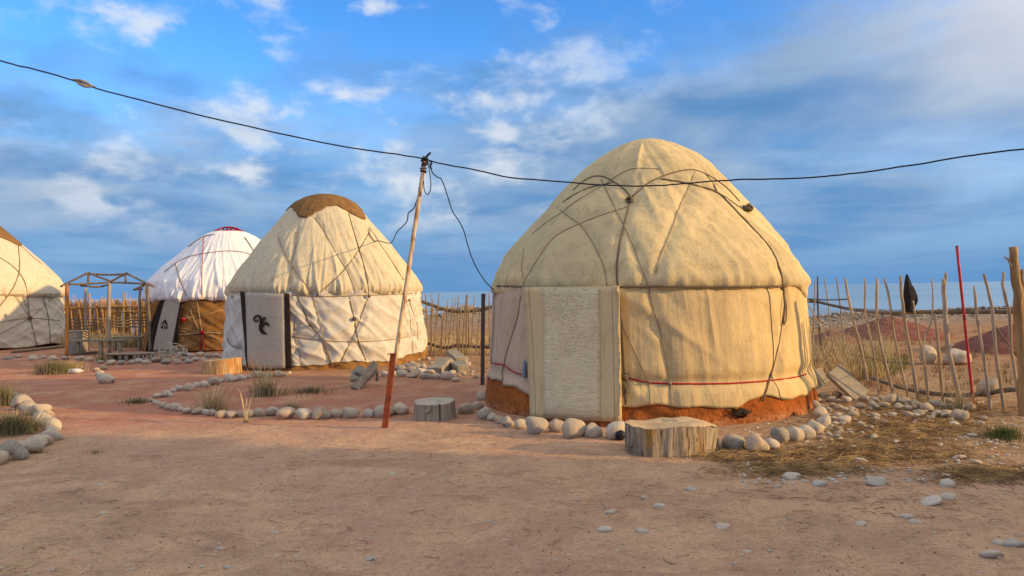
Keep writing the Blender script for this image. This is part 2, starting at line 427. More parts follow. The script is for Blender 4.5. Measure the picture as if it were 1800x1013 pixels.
MT['reed'] = blade_mat('reed', (.58, .37, .15), (.42, .22, .075))
MT['wall'] = simple('limewash', (.62, .58, .50), (.52, .48, .41), 3, .95)
MT['sheet'] = simple('roof_sheet', (.34, .33, .32), (.27, .25, .24), 4, .6)
MT['glass'] = simple('window_glass', (.03, .035, .04), (.04, .045, .05), 3, .1, bump=0, spec=.5)

# ------------------------------------------------------------------ ground, lake, mounds
def axis(lo, hi, step, far, g=1.18):
    a = list(np.arange(lo, hi+1e-6, step)); s = step; x = hi; R = []
    while x < far: s *= g; x += s; R.append(x)
    s = step; x = lo; L = []
    while x > -far: s *= g; x -= s; L.append(x)
    return np.array(L[::-1]+a+R)
def bank_h(x): return np.interp(x, [-60, -10, -6.5, -3.4, -2, 0, 4, 9, 11, 14, 18, 26, 60], [.1, .1, .6, .80, 1.0, .9, .6, .2, .12, .40, .50, .6, .6])
def gz(x, y):
    x = np.asarray(x, float); y = np.asarray(y, float)
    near = sstep(60, 20, np.hypot(x, y))
    z = near*(.016*fbm(x*.9, y*.9, 3, 1)+.018*fbm(x*3.1, y*3.1, 3, 2)+.010*fbm(x*8, y*8, 2, 5)-.004)
    b = sstep(26.5, 29.5, y)*sstep(36, 31, y)
    z = z+b*bank_h(x)*(1+.25*fbm(x*.5, y*.5, 3, 9))*sstep(150, 60, np.abs(x))
    return z-2.2*sstep(30.5, 42, y)
xs = axis(-7, 8, .075, 30000); ys = axis(3.2, 13, .065, 30000)
XX, YY = np.meshgrid(xs, ys); ZZ = gz(XX, YY)
g = obj('ground', (np.stack([XX.ravel(), YY.ravel(), ZZ.ravel()], 1), grid_faces(len(ys), len(xs))), MT['ground']); g['kind'] = 'structure'
lx = axis(-60, 60, 6, 45000, 1.3); ly = np.array([31.5]+list(31.5+np.geomspace(2, 45000, 60)))
LX, LY = np.meshgrid(lx, ly)
lk = obj('lake', (np.stack([LX.ravel(), LY.ravel(), np.full(LX.size, -.35)], 1), grid_faces(len(ly), len(lx))), MT['water']); lk['kind'] = 'structure'
def mound(c, rx, ry, h, seed):
    n = 44; V = []
    for i in range(16):
        r = i/15*1.15
        for k in range(n):
            a = k*2*math.pi/n; rr = r*(1+.18*float(fbm(math.cos(a)*1.7+5, math.sin(a)*1.7+5, 3, seed)))
            x = c[0]+rx*rr*math.cos(a); y = c[1]+ry*rr*math.sin(a)
            zz_ = h*max(0, 1-r)**.85*(1+.2*float(fbm(x*2, y*2, 3, seed+3)))-.06*(r > .97)-.03*(r > .93)
            V.append((x, y, zz_))
    return np.array(V), grid_faces(16, n, True)
for k, (px, py, rw, h, dp_) in enumerate([(1563, 593, 1.75, .62, 1.6), (1462, 603, 1.0, .36, 1.0), (1800, 615, 1.5, .68, 1.4)]):
    c = G(px, py); o = obj('earth_mound', mound(c, rw, dp_, h, 20+k), MT['mound'], origin=c); o['kind'] = 'structure'

# loose rocks: a few shared meshes
def rock_mesh(seed, sub=3, sharp=.0):
    bm = bmesh.new(); bmesh.ops.create_icosphere(bm, subdivisions=sub, radius=1)
    r = np.random.default_rng(seed)
    ax = r.normal(size=(7, 3)); ax /= np.linalg.norm(ax, axis=1)[:, None]; am = r.uniform(-.19, .16, 7); fr = r.uniform(1, 2.3, 7); ph = r.uniform(0, 6, 7)
    cuts = r.normal(size=(7, 3)); cuts /= np.linalg.norm(cuts, axis=1)[:, None]; cd = r.uniform(.76, .97, 7)
    for v in bm.verts:
        p = np.array(v.co); d = 1+float(np.sum(am*np.sin(fr*(ax@p)*2+ph)))*.8
        q = p*d*(1+.035*math.sin(p[0]*6.1+seed)*math.sin(p[1]*5.3+2*seed)*math.sin(p[2]*5.7+seed*3)+.02*math.sin(p[0]*11+p[1]*9+seed))
        for c_, k_ in zip(cuts, cd):
            e = q@c_-k_
            if e > 0: q = q-c_*e*.85
        v.co = q
    bm.verts.index_update()
    V = np.array([v.co[:] for v in bm.verts]); Fc = [tuple(x.index for x in f.verts) for f in bm.faces]; bm.free()
    V -= (V.max(0)+V.min(0))/2; V /= (V.max(0)-V.min(0))/2
    return V, Fc
ROCKVF = [rock_mesh(40+i, 3) for i in range(9)]; ROCKLO = [rock_mesh(70+i, 1) for i in range(6)]
ROCK = []
for i, vf in enumerate(ROCKVF):
    me = mesh_data('stone', *vf); me.materials.append(MT['stone']); ROCK.append(me)
PEB = []
for i, vf in enumerate(ROCKVF):
    me = mesh_data('pebble', *vf); me.materials.append(MT['pebble']); PEB.append(me)
_rk = [0]
def rock(p, sx_, sy_, sz_, rz=None, parent=None, pool=ROCK, name='stone', sink=.36, tilt=.25):
    """a stone whose half sizes are sx_, sy_, sz_ with its underside a little in the ground at p"""
    me = pool[_rk[0] % len(pool)]; _rk[0] += 1
    o = bpy.data.objects.new(name, me); COL.objects.link(o)
    loc = np.array([p[0], p[1], p[2]+sz_*(1-sink)])
    if parent is not None: o.parent = parent; loc = loc-np.array(parent['_o'])
    o.location = loc; o.scale = (sx_, sy_, sz_)
    o.rotation_euler = (random.uniform(-tilt, tilt), random.uniform(-tilt, tilt), random.uniform(-.5, .5) if rz is None else rz)
    return o
def gp(px, py):
    p = G(px, py); p[2] = float(gz(p[0], p[1])); return p
def border_stone(px, py, wpx, parent, ratio=.74, pool=ROCK):
    """stone seen centred at px,py and wpx wide in the photo"""
    hpx = wpx*ratio
    p = gp(px, py+hpx*.42); s = p[1]/F
    hw = max(.03, wpx*s*.5); q = p+np.array([0, hw*.55, 0])
    return rock(q, hw*1.10, hw*random.uniform(.75, .95), hpx*s*.62, parent=parent, pool=pool)

# ------------------------------------------------------------------ yurts
w_ = lambda th: (th+math.pi) % (2*math.pi)-math.pi
class Yurt:
    def __init__(s, name, label, c, prof, wall, seed, amp_roof, amp_wall, rooffn=None, wallfn=None, wl=0.):
        s.c = np.array([c[0], c[1], 0.]); s.seed = seed; s.ar, s.aw = amp_roof, amp_wall
        s.pr = np.array([p[0] for p in prof]); s.pz = np.array([p[1] for p in prof])
        s.wr = np.array([p[0] for p in wall]); s.wz = np.array([p[1] for p in wall])
        s.u = -s.c[:2]/np.linalg.norm(s.c[:2]); s.r = np.array([-s.u[1], s.u[0]])
        s.rooffn, s.wallfn = rooffn, wallfn; s.wl = wl; s.lean = 0.; s.gr = None; s.zsplit = prof[0][1]
        s.root = thing(name, label, 'yurt', s.c, 'yurts of the camp')
    def groove(s, ropes, depth, width):
        A = []; B = []
        for pts in ropes:
            q = [s.hit(p[0], p[1])[:2] for p in pts]
            A += q[:-1]; B += q[1:]
        s.gr = (np.array(A), np.array(B), depth, width)
    def press(s, th, z):
        if s.gr is None: return 0.
        A, B, dep, wd = s.gr; sh = np.shape(np.broadcast_arrays(th, z)[0])
        th = np.broadcast_to(th, sh).ravel(); z = np.broadcast_to(z, sh).ravel(); R0 = np.interp(z, s.pz, s.pr, left=s.pr[0])
        best = np.full(th.shape, 9.)
        for a, b in zip(A, B):
            dx = w_(th-a[0])*R0; dz = z-a[1]; ex = w_(b[0]-a[0])*R0; ez = b[1]-a[1]
            t = np.clip((dx*ex+dz*ez)/(ex*ex+ez*ez+1e-9), 0, 1); best = np.minimum(best, (dx-t*ex)**2+(dz-t*ez)**2)
        return (-dep*np.exp(-best/wd**2)).reshape(sh)
    def per(s, th, z, f, zf, o=3, k=0):                # noise that closes round the circle
        return .5*(fbm(np.cos(th)*f+9, np.sin(th)*f+z*zf+9, o, s.seed+k)+fbm(np.cos(th)*f*1.3+31, np.sin(th)*f*1.3-z*zf+3, o, s.seed+k+5))
    def Rroof(s, th, z):
        th = (np.asarray(th, float)+math.pi) % (2*math.pi)-math.pi
        b = np.interp(z, s.pz, s.pr)
        d = s.ar*s.per(th, z, 2.2, 1.2)
        if s.rooffn is not None: d = d+s.rooffn(s, th, z)
        return b+(d+s.press(th, z))*np.clip(b/.6, .15, 1)
    def Rwall(s, th, z):
        th = (np.asarray(th, float)+math.pi) % (2*math.pi)-math.pi
        d = s.aw*s.per(th, z, 2.6, .9, k=11)
        if s.wallfn is not None: d = d+s.wallfn(s, th, z)
        return np.interp(z, s.wz, s.wr)+d+s.press(th, z)
    def R(s, th, z):
        return np.where(z >= s.zsplit, s.Rroof(th, z), s.Rwall(th, z)+s.wl)
    def pt(s, th, z, R):
        th, z, R = np.broadcast_arrays(*map(lambda q: np.asarray(q, float), (th, z, R)))
        xy = s.c[:2]+R[..., None]*(np.cos(th)[..., None]*s.u+np.sin(th)[..., None]*s.r)
        xy = xy+s.r*(s.lean*np.maximum(z-1.6, 0))[..., None]
        return np.concatenate([xy, z[..., None]], -1)
    def hit(s, px, py, off=0.):
        d = ray(px, py); L = np.linalg.norm(s.c[:2]); mr = s.wr.max()
        t = np.arange(L-mr-.8, L+.4, .012); p = CO+d*t[:, None]
        q = p[:, :2]-s.c[:2]-s.r*(s.lean*np.maximum(p[:, 2]-1.6, 0))[:, None]; rr = np.hypot(q[:, 0], q[:, 1]); th = np.arctan2(q@s.r, q@s.u)
        gk, s.gr = s.gr, None; e = rr-s.R(th, p[:, 2])-off; s.gr = gk
        i = np.where((e < 0) & (p[:, 2] < s.pz.max()))[0]
        i = i[0] if len(i) else int(np.argmin(e+10*(p[:, 2] > s.pz.max())))
        z = p[i, 2]; th_ = th[i]
        return th_, z, s.pt(th_, z, s.R(th_, z)+off)
    def drum(s, px, py, R):
        """where the sight line meets a plain drum of radius R round the axis"""
        d = ray(px, py); q = CO[:2]-s.c[:2]; a = d[:2]@d[:2]; b = q@d[:2]; t = (-b-math.sqrt(max(b*b-a*(q@q-R*R), 0)))/a
        p = CO+d*t; e = p[:2]-s.c[:2]; return math.atan2(e@s.r, e@s.u), p[2]
    def roof(s, mat, hem, n=300, rows=46, name='roof_cover', thick=.05, ztop=None, parent=None, lift=0.):
        th = np.linspace(0, 2*math.pi, n, endpoint=False); h = hem(th) if callable(hem) else np.full(n, hem)
        zt = s.pz.max() if ztop is None else ztop
        t = np.linspace(0, 1, rows); rowsV = []
        zin = h+thick*.8; rowsV.append(s.pt(th, zin, s.R(th, np.maximum(h+.02, zin))-thick))
        rowsV.append(s.pt(th, h, s.R(th, np.maximum(h, s.zsplit))-thick*.6+lift))
        rowsV.append(s.pt(th, h+.004, s.R(th, np.maximum(h, s.zsplit))-thick*.1+lift))
        for k in t[1:]:
            z = h+(zt-h)*(1-(1-k)**1.5); R = s.Rroof(th, np.maximum(z, s.zsplit))+lift
            rowsV.append(s.pt(th, z, np.maximum(R, 0.0005)))
        V = np.concatenate(rowsV)
        return obj(name, (V, grid_faces(len(rowsV), n, True)), mat, parent or s.root)
    def wall(s, mat, zb, zt, n=300, rows=30, name='wall_felt', th0=None, th1=None, lift=0., thick=.03):
        close = th0 is None
        th = np.linspace(0, 2*math.pi, n, endpoint=False) if close else np.linspace(th0, th1, n)
        b = zb(th) if callable(zb) else np.full(n, zb); tt = zt(th) if callable(zt) else np.full(n, zt)
        rv = [s.pt(th, b+.03, s.Rwall(th, b)+lift-thick)]
        for k in np.linspace(0, 1, rows):
            z = b+(tt-b)*k; rv.append(s.pt(th, z, s.Rwall(th, z)+lift))
        return obj(name, (np.concatenate(rv), grid_faces(len(rv), n, close)), mat, s.root)
    def rope(s, pts, mat, r=.008, name='rope', off=.0, parent=None, step=7.):
        q = []
        dense = catmull([(*p, 0) for p in pts], 10)
        last = None
        for p in dense:
            if last is None or np.hypot(*(p-last)[:2]) > step or p is dense[-1]: q.append(p); last = p
        V = [s.hit(p[0], p[1], r*.75+off)[2] for p in q]
        return obj(name, tube(V, r, 6), mat, parent or s.root)
    def ring(s, z, mat, r=.008, name='band_rope', off=0.):
        th = np.linspace(0, 2*math.pi, 160); zz_ = z(th) if callable(z) else np.full(160, z)
        return obj(name, tube(s.pt(th, zz_, s.R(th, zz_)+r*.7+off), r, 6), mat, s.root)
    def patch(s, cs, mat, off, name, parent=None, nx=14, ny=22, bow=None, thick=.02, flat=None):
        """hanging sheet with four photo corners: top left, top right, bottom right, bottom left"""
        a = [s.hit(c[0], c[1], off if flat is None else off+.07) for c in cs]; th = [q[0] for q in a]; z = [q[1] for q in a]
        V = []; R0 = float(np.max(s.Rwall(np.linspace(min(th), max(th), 9), np.full(9, 1.0))))
        uu, vv = np.meshgrid(np.linspace(0, 1, nx), np.linspace(0, 1, ny))
        T = (th[0]*(1-uu)+th[1]*uu)*(1-vv)+(th[3]*(1-uu)+th[2]*uu)*vv
        Z = (z[0]*(1-uu)+z[1]*uu)*(1-vv)+(z[3]*(1-uu)+z[2]*uu)*vv
        R = R0+off+.016*fbm(T*7, Z*3.2, 3, s.seed+40)
        base = lambda T_: R0+off if flat is None else (R0+off)/np.cos(T_-flat)
        R = R-(R0+off)+base(T)
        if bow is not None: R = R+bow(uu, vv)
        A = s.pt(T, Z, R).reshape(-1, 3); B = s.pt(T, Z, R-thick).reshape(-1, 3)
        n = len(A); Fc = [f[::-1] for f in grid_faces(ny, nx)]+[tuple(i+n for i in f) for f in grid_faces(ny, nx)]
        ed = [i for i in range(nx)]+[k*nx+nx-1 for k in range(1, ny)]+[(ny-1)*nx+i for i in range(nx-2, -1, -1)]+[k*nx for k in range(ny-2, 0, -1)]
        for i in range(len(ed)):
            j = (i+1) % len(ed); Fc.append((ed[i], ed[j], ed[j]+n, ed[i]+n))
        o = obj(name, (np.concatenate([A, B]), Fc), mat, parent or s.root)
        return o, (th, z, R0+off, base)
def ridges(th, z, f, tilt, zs, seed, k=3.6):
    v = fbm(th*f+z*tilt, z*zs+.35*th, 2, seed)
    return np.clip(1-np.abs(v)*k, 0, 1)**1.4
def tension(a, f, zc=None, zw=1.):
    """crisp slanting pull folds of taut canvas"""
    def fn(s, th, z):
        e = 1. if zc is None else np.exp(-np.clip((z-zc)/zw, 0, 9))
        return a*e*(ridges(th, z, f, 2.6, 1.1, s.seed+51)+ridges(th, z, f*.8, -2.2, 1.3, s.seed+57)-.5)+a*.6*fbm(th*f*.6, z*1.5, 3, s.seed+61)
    return fn
def gathers(a, f, zc, zw, a2):
    """folds that run up the roof from the tied eave, tight at the hem"""
    def fn(s, th, z):
        e = np.exp(-np.clip((z-zc)/zw, 0, 9)); h = np.exp(-np.clip((z-zc)/.16, 0, 9))
        return a*e*(ridges(th, z, f, .9, .55, s.seed+31)+.6*ridges(th, z, f*1.9, -.7, .7, s.seed+37)-.4)+.03*h*ridges(th, z, f*3.2, .4, .8, s.seed+41)+a2*fbm(th*3, z*1.4, 3, s.seed+45)
    return fn
def wrinkles(f1, a1, zc, zw, a2=0., f2=9, tilt=.8):
    """gathers that fan up from the tied eave"""
    def fn(s, th, z):
        e = np.exp(-np.clip((z-zc)/zw, 0, 9))
        v = fbm(np.cos(th)*f1+z*tilt, np.sin(th)*f1+3, 2, s.seed+21)
        ridge = 1-np.abs(v)*2.2
        return a1*e*ridge+a2*fbm(np.cos(th)*f2*.5, np.sin(th)*f2*.5+z*1.6, 3, s.seed+25)
    return fn
c1 = P(1130, 506, 10.85); c2 = P(574, 517, 18.0); c3 = P(404, 520, 23.9); c4 = P(-66, 528, 25.6)

# --- the big felt yurt on the right
def y1wall(s, th, z):
    tie = -.030*np.exp(-((z-.50)/.07)**2)*sstep(-.5, .2, np.cos(th+.2))
    fold = .022*fbm(np.cos(th)*9, np.sin(th)*9+z*.5, 3, 77)*sstep(1.55, 1.1, z)
    diag = .045*fbm(th*5+z*2.2, z*.8, 3, 78)*np.exp(-((th+.08)/.28)**2)
    return tie+fold*.7+diag+.03*ridges(th, z, 4, 2.4, .7, 94)*np.exp(-((th+.02)/.35)**2)+.012*ridges(th, z, 7, .3, .5, 96)
def y1roof(s, th, z):
    lobe = .025*np.cos(4*(th+.20))*np.exp(-((z-3.45)/.28)**2)                       # square cloth over the crown
    rid = .035*np.exp(-((th+.115)/.035)**2)*sstep(3.05, 3.25, z)*sstep(3.75, 3.5, z)
    sag = .055*fbm(np.cos(th)*4, np.sin(th)*4+z*2, 4, 79)-.03*np.exp(-((th+.45)/.22)**2)*sstep(1.9, 2.3, z)*sstep(3.3, 2.9, z)-.03*np.exp(-((th-.55)/.25)**2)*sstep(1.9, 2.3, z)*sstep(3.3, 2.9, z)
    dr = .06*sstep(.95, 1.3, th)*sstep(2.0, 1.65, z)
    crease = .020*fbm(th*2, z*14, 3, 83)*np.exp(-((z-1.85)/.3)**2)+.02*np.abs(fbm(th*22+z*3, z*2, 2, 84))*np.exp(-((z-1.62)/.16)**2)
    fold = .022*ridges(th, z, 5, 1.2, 1.3, 90)*sstep(3.4, 2.9, z)+.028*ridges(th, z, 14, .5, 1.0, 92)*np.exp(-((z-1.62)/.2)**2)
    return lobe+rid+sag+dr+crease+fold
y1 = Yurt('felt_yurt', 'large beige felt yurt with rust-brown base, nearest to the camera', c1,
          [(2.19, 1.57), (2.22, 1.62), (2.205, 1.72), (2.13, 1.92), (1.98, 2.16), (1.72, 2.44), (1.375, 2.84), (1.14, 3.12), (.90, 3.37), (.67, 3.54), (.42, 3.68), (.24, 3.745), (.12, 3.775), (0, 3.79)],
          [(2.33, 0), (2.285, .3), (2.235, .55), (2.215, .9), (2.165, 1.57), (2.14, 1.8)], 3, .03, .022, y1roof, y1wall, .034)
y1.lean = .045
ROPES1 = [
    ([(1004, 335), (1020, 320), (1040, 310), (1058, 310), (1079, 320), (1097, 333), (1108, 345)], 'rope', .010),
    ([(985, 356), (1004, 343), (1032, 330), (1058, 324), (1079, 320)], 'rope', .009),
    ([(936, 411), (963, 389), (994, 367), (1030, 343), (1063, 322), (1097, 302), (1120, 296), (1160, 297)], 'ropegrey', .006),
    ([(976, 365), (999, 382), (1020, 397), (1035, 418), (1048, 441), (1058, 464), (1063, 480), (1066, 503)], 'ropegrey', .008),
    ([(1100, 364), (1058, 377), (1014, 394), (981, 410), (963, 425), (950, 443), (927, 480), (915, 505), (905, 560), (885, 625), (879, 670)], 'ropegrey', .007),
    ([(1054, 315), (1071, 348), (1091, 387), (1109, 423), (1130, 477), (1140, 505), (1152, 552), (1165, 600), (1178, 665), (1181, 712)], 'ropegrey', .008),
    ([(1108, 346), (1102, 371), (1091, 415), (1084, 456), (1083, 480), (1085, 505), (1092, 600), (1096, 660), (1099, 712)], 'rope', .012),
    ([(922, 435), (918, 461), (917, 490)], 'ropegrey', .006),
    ([(868, 515), (868, 560), (865, 610), (863, 640)], 'ropegrey', .006),
    ([(1225, 301), (1214, 328), (1196, 364), (1181, 405), (1163, 448), (1153, 479)], 'ropelight', .008),
    ([(1109, 346), (1140, 322), (1166, 309), (1196, 300), (1222, 298), (1243, 305), (1263, 316), (1284, 333), (1304, 354)], 'rope', .009),
    ([(1162, 314), (1202, 320), (1243, 330), (1266, 339), (1284, 356), (1314, 387), (1345, 420), (1361, 441), (1371, 464), (1377, 480), (1380, 500), (1382, 540), (1375, 590), (1360, 655), (1344, 706)], 'rope', .012),
    ([(1245, 307), (1255, 320), (1263, 336)], 'rope', .010),
    ([(1270, 341), (1285, 350), (1300, 361), (1312, 370)], 'rope', .009),
    ([(1086, 540), (1096, 580), (1111, 608), (1132, 653), (1141, 677), (1143, 712)], 'ropegrey', .006),
]
y1.groove([p for p, m, r in ROPES1 if r > .0065]+[[(868, 503), (950, 508), (1000, 511), (1084, 505), (1200, 504), (1378, 503)], [(1098, 664), (1141, 673), (1270, 675), (1400, 664), (1422, 658)]], .035, .075)
hem1 = lambda th: 1.575+.012*np.sin(th*7)-.15*sstep(1.02, 1.25, (th+math.pi) % (2*math.pi)-math.pi)*sstep(2.6, 2.2, (th+math.pi) % (2*math.pi)-math.pi)
y1.wall(MT['base'], -.03, .55, name='base_felt', lift=.012)
zb1 = lambda th: .225+.02*np.sin(th*11+1)+.012*np.sin(th*29)+.14*sstep(-.55, -.8, w_(th))+.05*np.exp(-((w_(th)-.62)/.10)**2)-.05*np.exp(-((w_(th)-.47)/.05)**2)
y1.wall(MT['felt1'], zb1, 1.66, 300, 44, 'wall_felt', -.30, .80, .034, .05)
y1.wall(MT['felt1b'], lambda th: zb1(th)+.012, 1.66, 420, 40, 'wall_felt', .755, 2.9, .044, .05)
y1.wall(MT['felt1pink'], zb1, 1.66, 300, 30, 'wall_felt', 2.88-2*math.pi, -.66, .030, .05)
y1.roof(MT['felt1roof'], hem1, 420, 70, thick=.06)
# door curtain: pale centre strip between two stitched bands
FD = y1.hit(1005, 600)[0]
bow1 = lambda u, v: .085*v**2+.010*np.sin(u*math.pi)
d, info = y1.patch([(924, 505), (1089, 503), (1092, 743), (925, 735)], MT['doorband'], .045, 'door_curtain', bow=bow1, thick=.03, flat=FD)
bow1b = lambda u, v: .085*v**2+.010
y1.patch([(951, 507), (1053, 507), (1051, 742), (948, 736)], MT['door'], .053, 'centre_strip', d, bow=bow1b, thick=.014, flat=FD)
for e in (.068, .935):
    V = []; (t0, t1, t2, t3), (z0, z1, z2, z3) = info[0], info[1]
    for v_ in np.linspace(.02, .985, 24):
        th = (t0*(1-e)+t1*e)*(1-v_)+(t3*(1-e)+t2*e)*v_; z = (z0*(1-e)+z1*e)*(1-v_)+(z3*(1-e)+z2*e)*v_
        V.append(y1.pt(th, z, info[3](th)+.085*v_**2+.010*math.sin(e*math.pi)+.016*float(fbm(th*7, z*3.2, 3, y1.seed+40))+.0015))
    obj('seam', tube(V, .0035, 5), MT['ropegrey'], d)
for pts, m, r in ROPES1: y1.rope(pts, MT[m], r)
y1.rope([(868, 503), (905, 504), (950, 508), (1000, 511), (1050, 508), (1084, 505), (1140, 504), (1200, 504), (1290, 504), (1378, 503)], MT['rope'], .013, 'eave_rope', .0)
y1.rope([(1098, 664), (1120, 669), (1141, 673), (1178, 675), (1270, 675), (1340, 671), (1400, 664), (1422, 658)], MT['redcord'], .010, 'red_cord', .004)
y1.rope([(866, 638), (885, 643), (905, 655), (921, 659)], MT['redcord'], .009, 'red_cord', .004)
def knot(c, r, n=5, seed=0):
    q = np.random.default_rng(seed); vf = []
    for k in range(n):
        a = q.normal(size=3); a /= np.linalg.norm(a); b = np.cross(a, q.normal(size=3)); b /= np.linalg.norm(b)
        t = np.linspace(0, 2*math.pi*.9, 12); rr = r*q.uniform(.5, 1.1)
        vf.append(tube(c+np.outer(np.cos(t)*rr, a)+np.outer(np.sin(t)*rr, b), r*.28, 5))
    return merge(*vf)
for px, py, r, m in [(1106, 351, .045, 'rope'), (1097, 664, .05, 'rope'), (1316, 366, .055, 'rope'), (1178, 675, .02, 'ropegrey'), (1141, 673, .02, 'ropegrey')]:
    obj('knot', knot(y1.hit(px, py, .03)[2], r, seed=int(px)), MT[m], y1.root)
lp = [y1.hit(x, y, .05)[2] for x, y in [(1382, 518), (1380, 540), (1379, 562), (1382, 571), (1386, 562), (1385, 542), (1383, 522)]]
obj('rope_loop', tube(catmull(lp, 4), .009), MT['rope'], y1.root)
lp = [y1.hit(x, y, .05)[2] for x, y in [(1098, 664), (1094, 680), (1096, 698), (1101, 692), (1103, 676), (1099, 665)]]
obj('rope_loop', tube(catmull(lp, 4), .009), MT['rope'], y1.root)

th_, z_, hp = y1.hit(1303, 726, .012)
hx = np.array([*(y1.r*math.cos(th_)-y1.u*math.sin(th_)), 0]); hn_ = np.array([*(y1.u*math.cos(th_)+y1.r*math.sin(th_)), 0])
rv = ROCKVF[4][0]; obj('torn_gap_shade', (hp+np.outer((rv[:, 0]+.25*np.sin(rv[:, 2]*5))*.13, hx)+np.outer(rv[:, 1]*.014, hn_)+np.outer((rv[:, 2]+.3*np.sin(rv[:, 0]*7))*.055, (0, 0, 1)), ROCKVF[4][1]), MT['black'], y1.root)  # flat black lump stands in for the shade inside a torn gap
bb = [y1.hit(922.5, y, .03)[2] for y in (634, 640, 660, 664)]
tag(obj('blue_bottle', tube(bb, [.012, .026, .028, .026], 10), MT['bluepl'], origin=bb[-1]), 'small blue plastic bottle tucked beside the big yurt door', 'bottle')

# --- cream canvas yurt in the middle
y2 = Yurt('canvas_yurt', 'cream canvas yurt with brown felt cap and grey curled-emblem door', c2,
          [(2.19, 1.60), (2.24, 1.66), (2.235, 1.80), (2.13, 2.0), (1.88, 2.38), (1.50, 2.88), (1.10, 3.36), (.86, 3.66), (.68, 3.84), (.47, 3.95), (.24, 4.02), (0, 4.05)],
          [(2.29, 0), (2.28, .5), (2.24, 1.0), (2.17, 1.6), (2.15, 1.8)], 13, .03, .03, gathers(.075, 9, 1.62, .9, .045), tension(.045, 5.5), .07)
ROPES2 = [
    ([(486, 416), (498, 444), (515, 472), (536, 499), (548, 518), (560, 558), (570, 596), (586, 646)], 'ropegrey', .012),
    ([(522, 406), (517, 440), (510, 468), (508, 517)], 'ropegrey', .011),
    ([(553, 382), (570, 406), (591, 444), (612, 478), (627, 517)], 'ropegrey', .009),
    ([(615, 375), (622, 402), (636, 447), (646, 485), (650, 518)], 'rope', .011),
    ([(651, 409), (632, 440), (608, 472), (584, 496), (556, 519)], 'rope', .011),
    ([(651, 399), (674, 434), (695, 465), (712, 492)], 'ropegrey', .011),
    ([(522, 522), (546, 572), (563, 592), (584, 646)], 'rope', .016),
    ([(648, 525), (626, 582), (596, 645)], 'rope', .011), ([(615, 523), (624, 561), (631, 599), (645, 634)], 'rope', .013),
    ([(715, 523), (724, 565), (729, 625)], 'ropegrey', .009), ([(722, 527), (732, 561), (738, 596)], 'ropegrey', .009), ([(517, 560), (519, 592), (531, 645)], 'ropegrey', .010),
    ([(401, 513), (474, 516), (508, 519), (577, 521), (646, 519), (736, 516)], 'ropegrey', .013),
    ([(513, 592), (563, 598), (612, 601), (681, 598), (742, 588)], 'ropegrey', .012), ([(395, 596), (404, 608), (421, 613)], 'rope', .011)]
y2.groove([p for p, m, r in ROPES2], .045, .085)
y2.wall(MT['brownfelt'], -.03, .4, name='base_felt', lift=.05)
zb2 = lambda th: .12+.03*np.sin(th*9)+.012*np.sin(th*31)+.10*sstep(.7, 1.3, w_(th))
y2.wall(MT['canvaswall'], zb2, 1.68, 640, 60, 'wall_canvas', lift=.07)
y2.roof(MT['canvas'], lambda th: 1.585+.014*np.sin(th*17)+.012*np.sin(th*41), 720, 70, thick=.05)
def cap_hem(yt, lowpts, zmid, zlow, wd):
    ang = [yt.hit(*p)[0] for p in lowpts]
    def f(th):
        z = np.full_like(th, zmid)
        dd = np.min([np.abs(w_(th-a)) for a in ang+[a+math.pi for a in ang]], axis=0)
        return zmid-(zmid-zlow)*np.exp(-(dd/wd)**1.6)+.012*np.sin(th*23)
    return f
y2.roof(MT['capfelt'], cap_hem(y2, [(526, 402), (645, 396)], 3.72, 3.36, .40), 260, 24, 'cap_felt', .05, lift=.035)
k2 = .03
bd = lambda u, v: .05*v
d, info2 = y2.patch([(432, 514), (501, 517), (501, 648), (432, 648)], MT['greyfelt'], .13, 'door_curtain', bow=bd, thick=.03)
y2.patch([(421, 512), (432.5, 514), (432.5, 649), (424, 649)], MT['black'], .136, 'black_band', d, 6, 20, bow=bd)
y2.patch([(500, 516), (511, 517), (510, 649), (500, 649)], MT['black'], .136, 'black_band', d, 6, 20, bow=bd)
def ribbon(yt, R0, pts, wd, lift, scale, org, bowf):
    """flat felt applique: a stroke of changing width laid on the door"""
    q = np.array(catmull([(*p, 0) for p in pts], 8))[:, :2]; n = len(q)
    wv = np.interp(np.linspace(0, 1, n), np.linspace(0, 1, len(wd)), wd)
    t = np.gradient(q, axis=0); t /= np.linalg.norm(t, axis=1)[:, None]; nn = np.stack([-t[:, 1], t[:, 0]], 1)
    V = []
    for sg in (-.5, .5):
        for i in range(n):
            e = (q[i]+nn[i]*wv[i]*sg)/scale+np.array(org)
            th, z = yt.drum(e[0], e[1], R0+.03); V.append(yt.pt(th, z, R0+bowf(z)+lift))
    m = len(V); V += [v+(v-np.append(yt.c[:2], v[2]))*-.002 for v in V]
    Fc = [(i, i+1, n+i+1, n+i) for i in range(n-1)]
    return np.array(V[:m]), Fc
b2 = lambda z: .05*np.clip((1.6-z)/1.55, 0, 1)+.012
for i, (pts, wd) in enumerate([
    ([(392, 350), (395, 405), (340, 430), (292, 380), (315, 295), (400, 262), (475, 310), (505, 450), (490, 600), (535, 725), (620, 780), (705, 803)], [34, 44, 44, 50, 60, 62, 80, 112, 118, 112, 62, 4]),
    ([(520, 470), (560, 390), (600, 320), (612, 296)], [50, 74, 80, 40]),
    ([(530, 575), (590, 500), (660, 480), (715, 530), (738, 600)], [70, 92, 84, 62, 3])]):
    obj('emblem', ribbon(y2, info2[2], pts, wd, .014+.002*i, 16.88, (430, 540), b2), MT['black'], d)
for pts, m, r in ROPES2:
    y2.rope(pts, MT[m], r*.78, off=.008)
for px, py in [(650, 521), (545, 572), (722, 528), (624, 561)]:
    obj('knot', knot(y2.hit(px, py, .08)[2], .04, 4, seed=px), MT['rope'], y2.root)

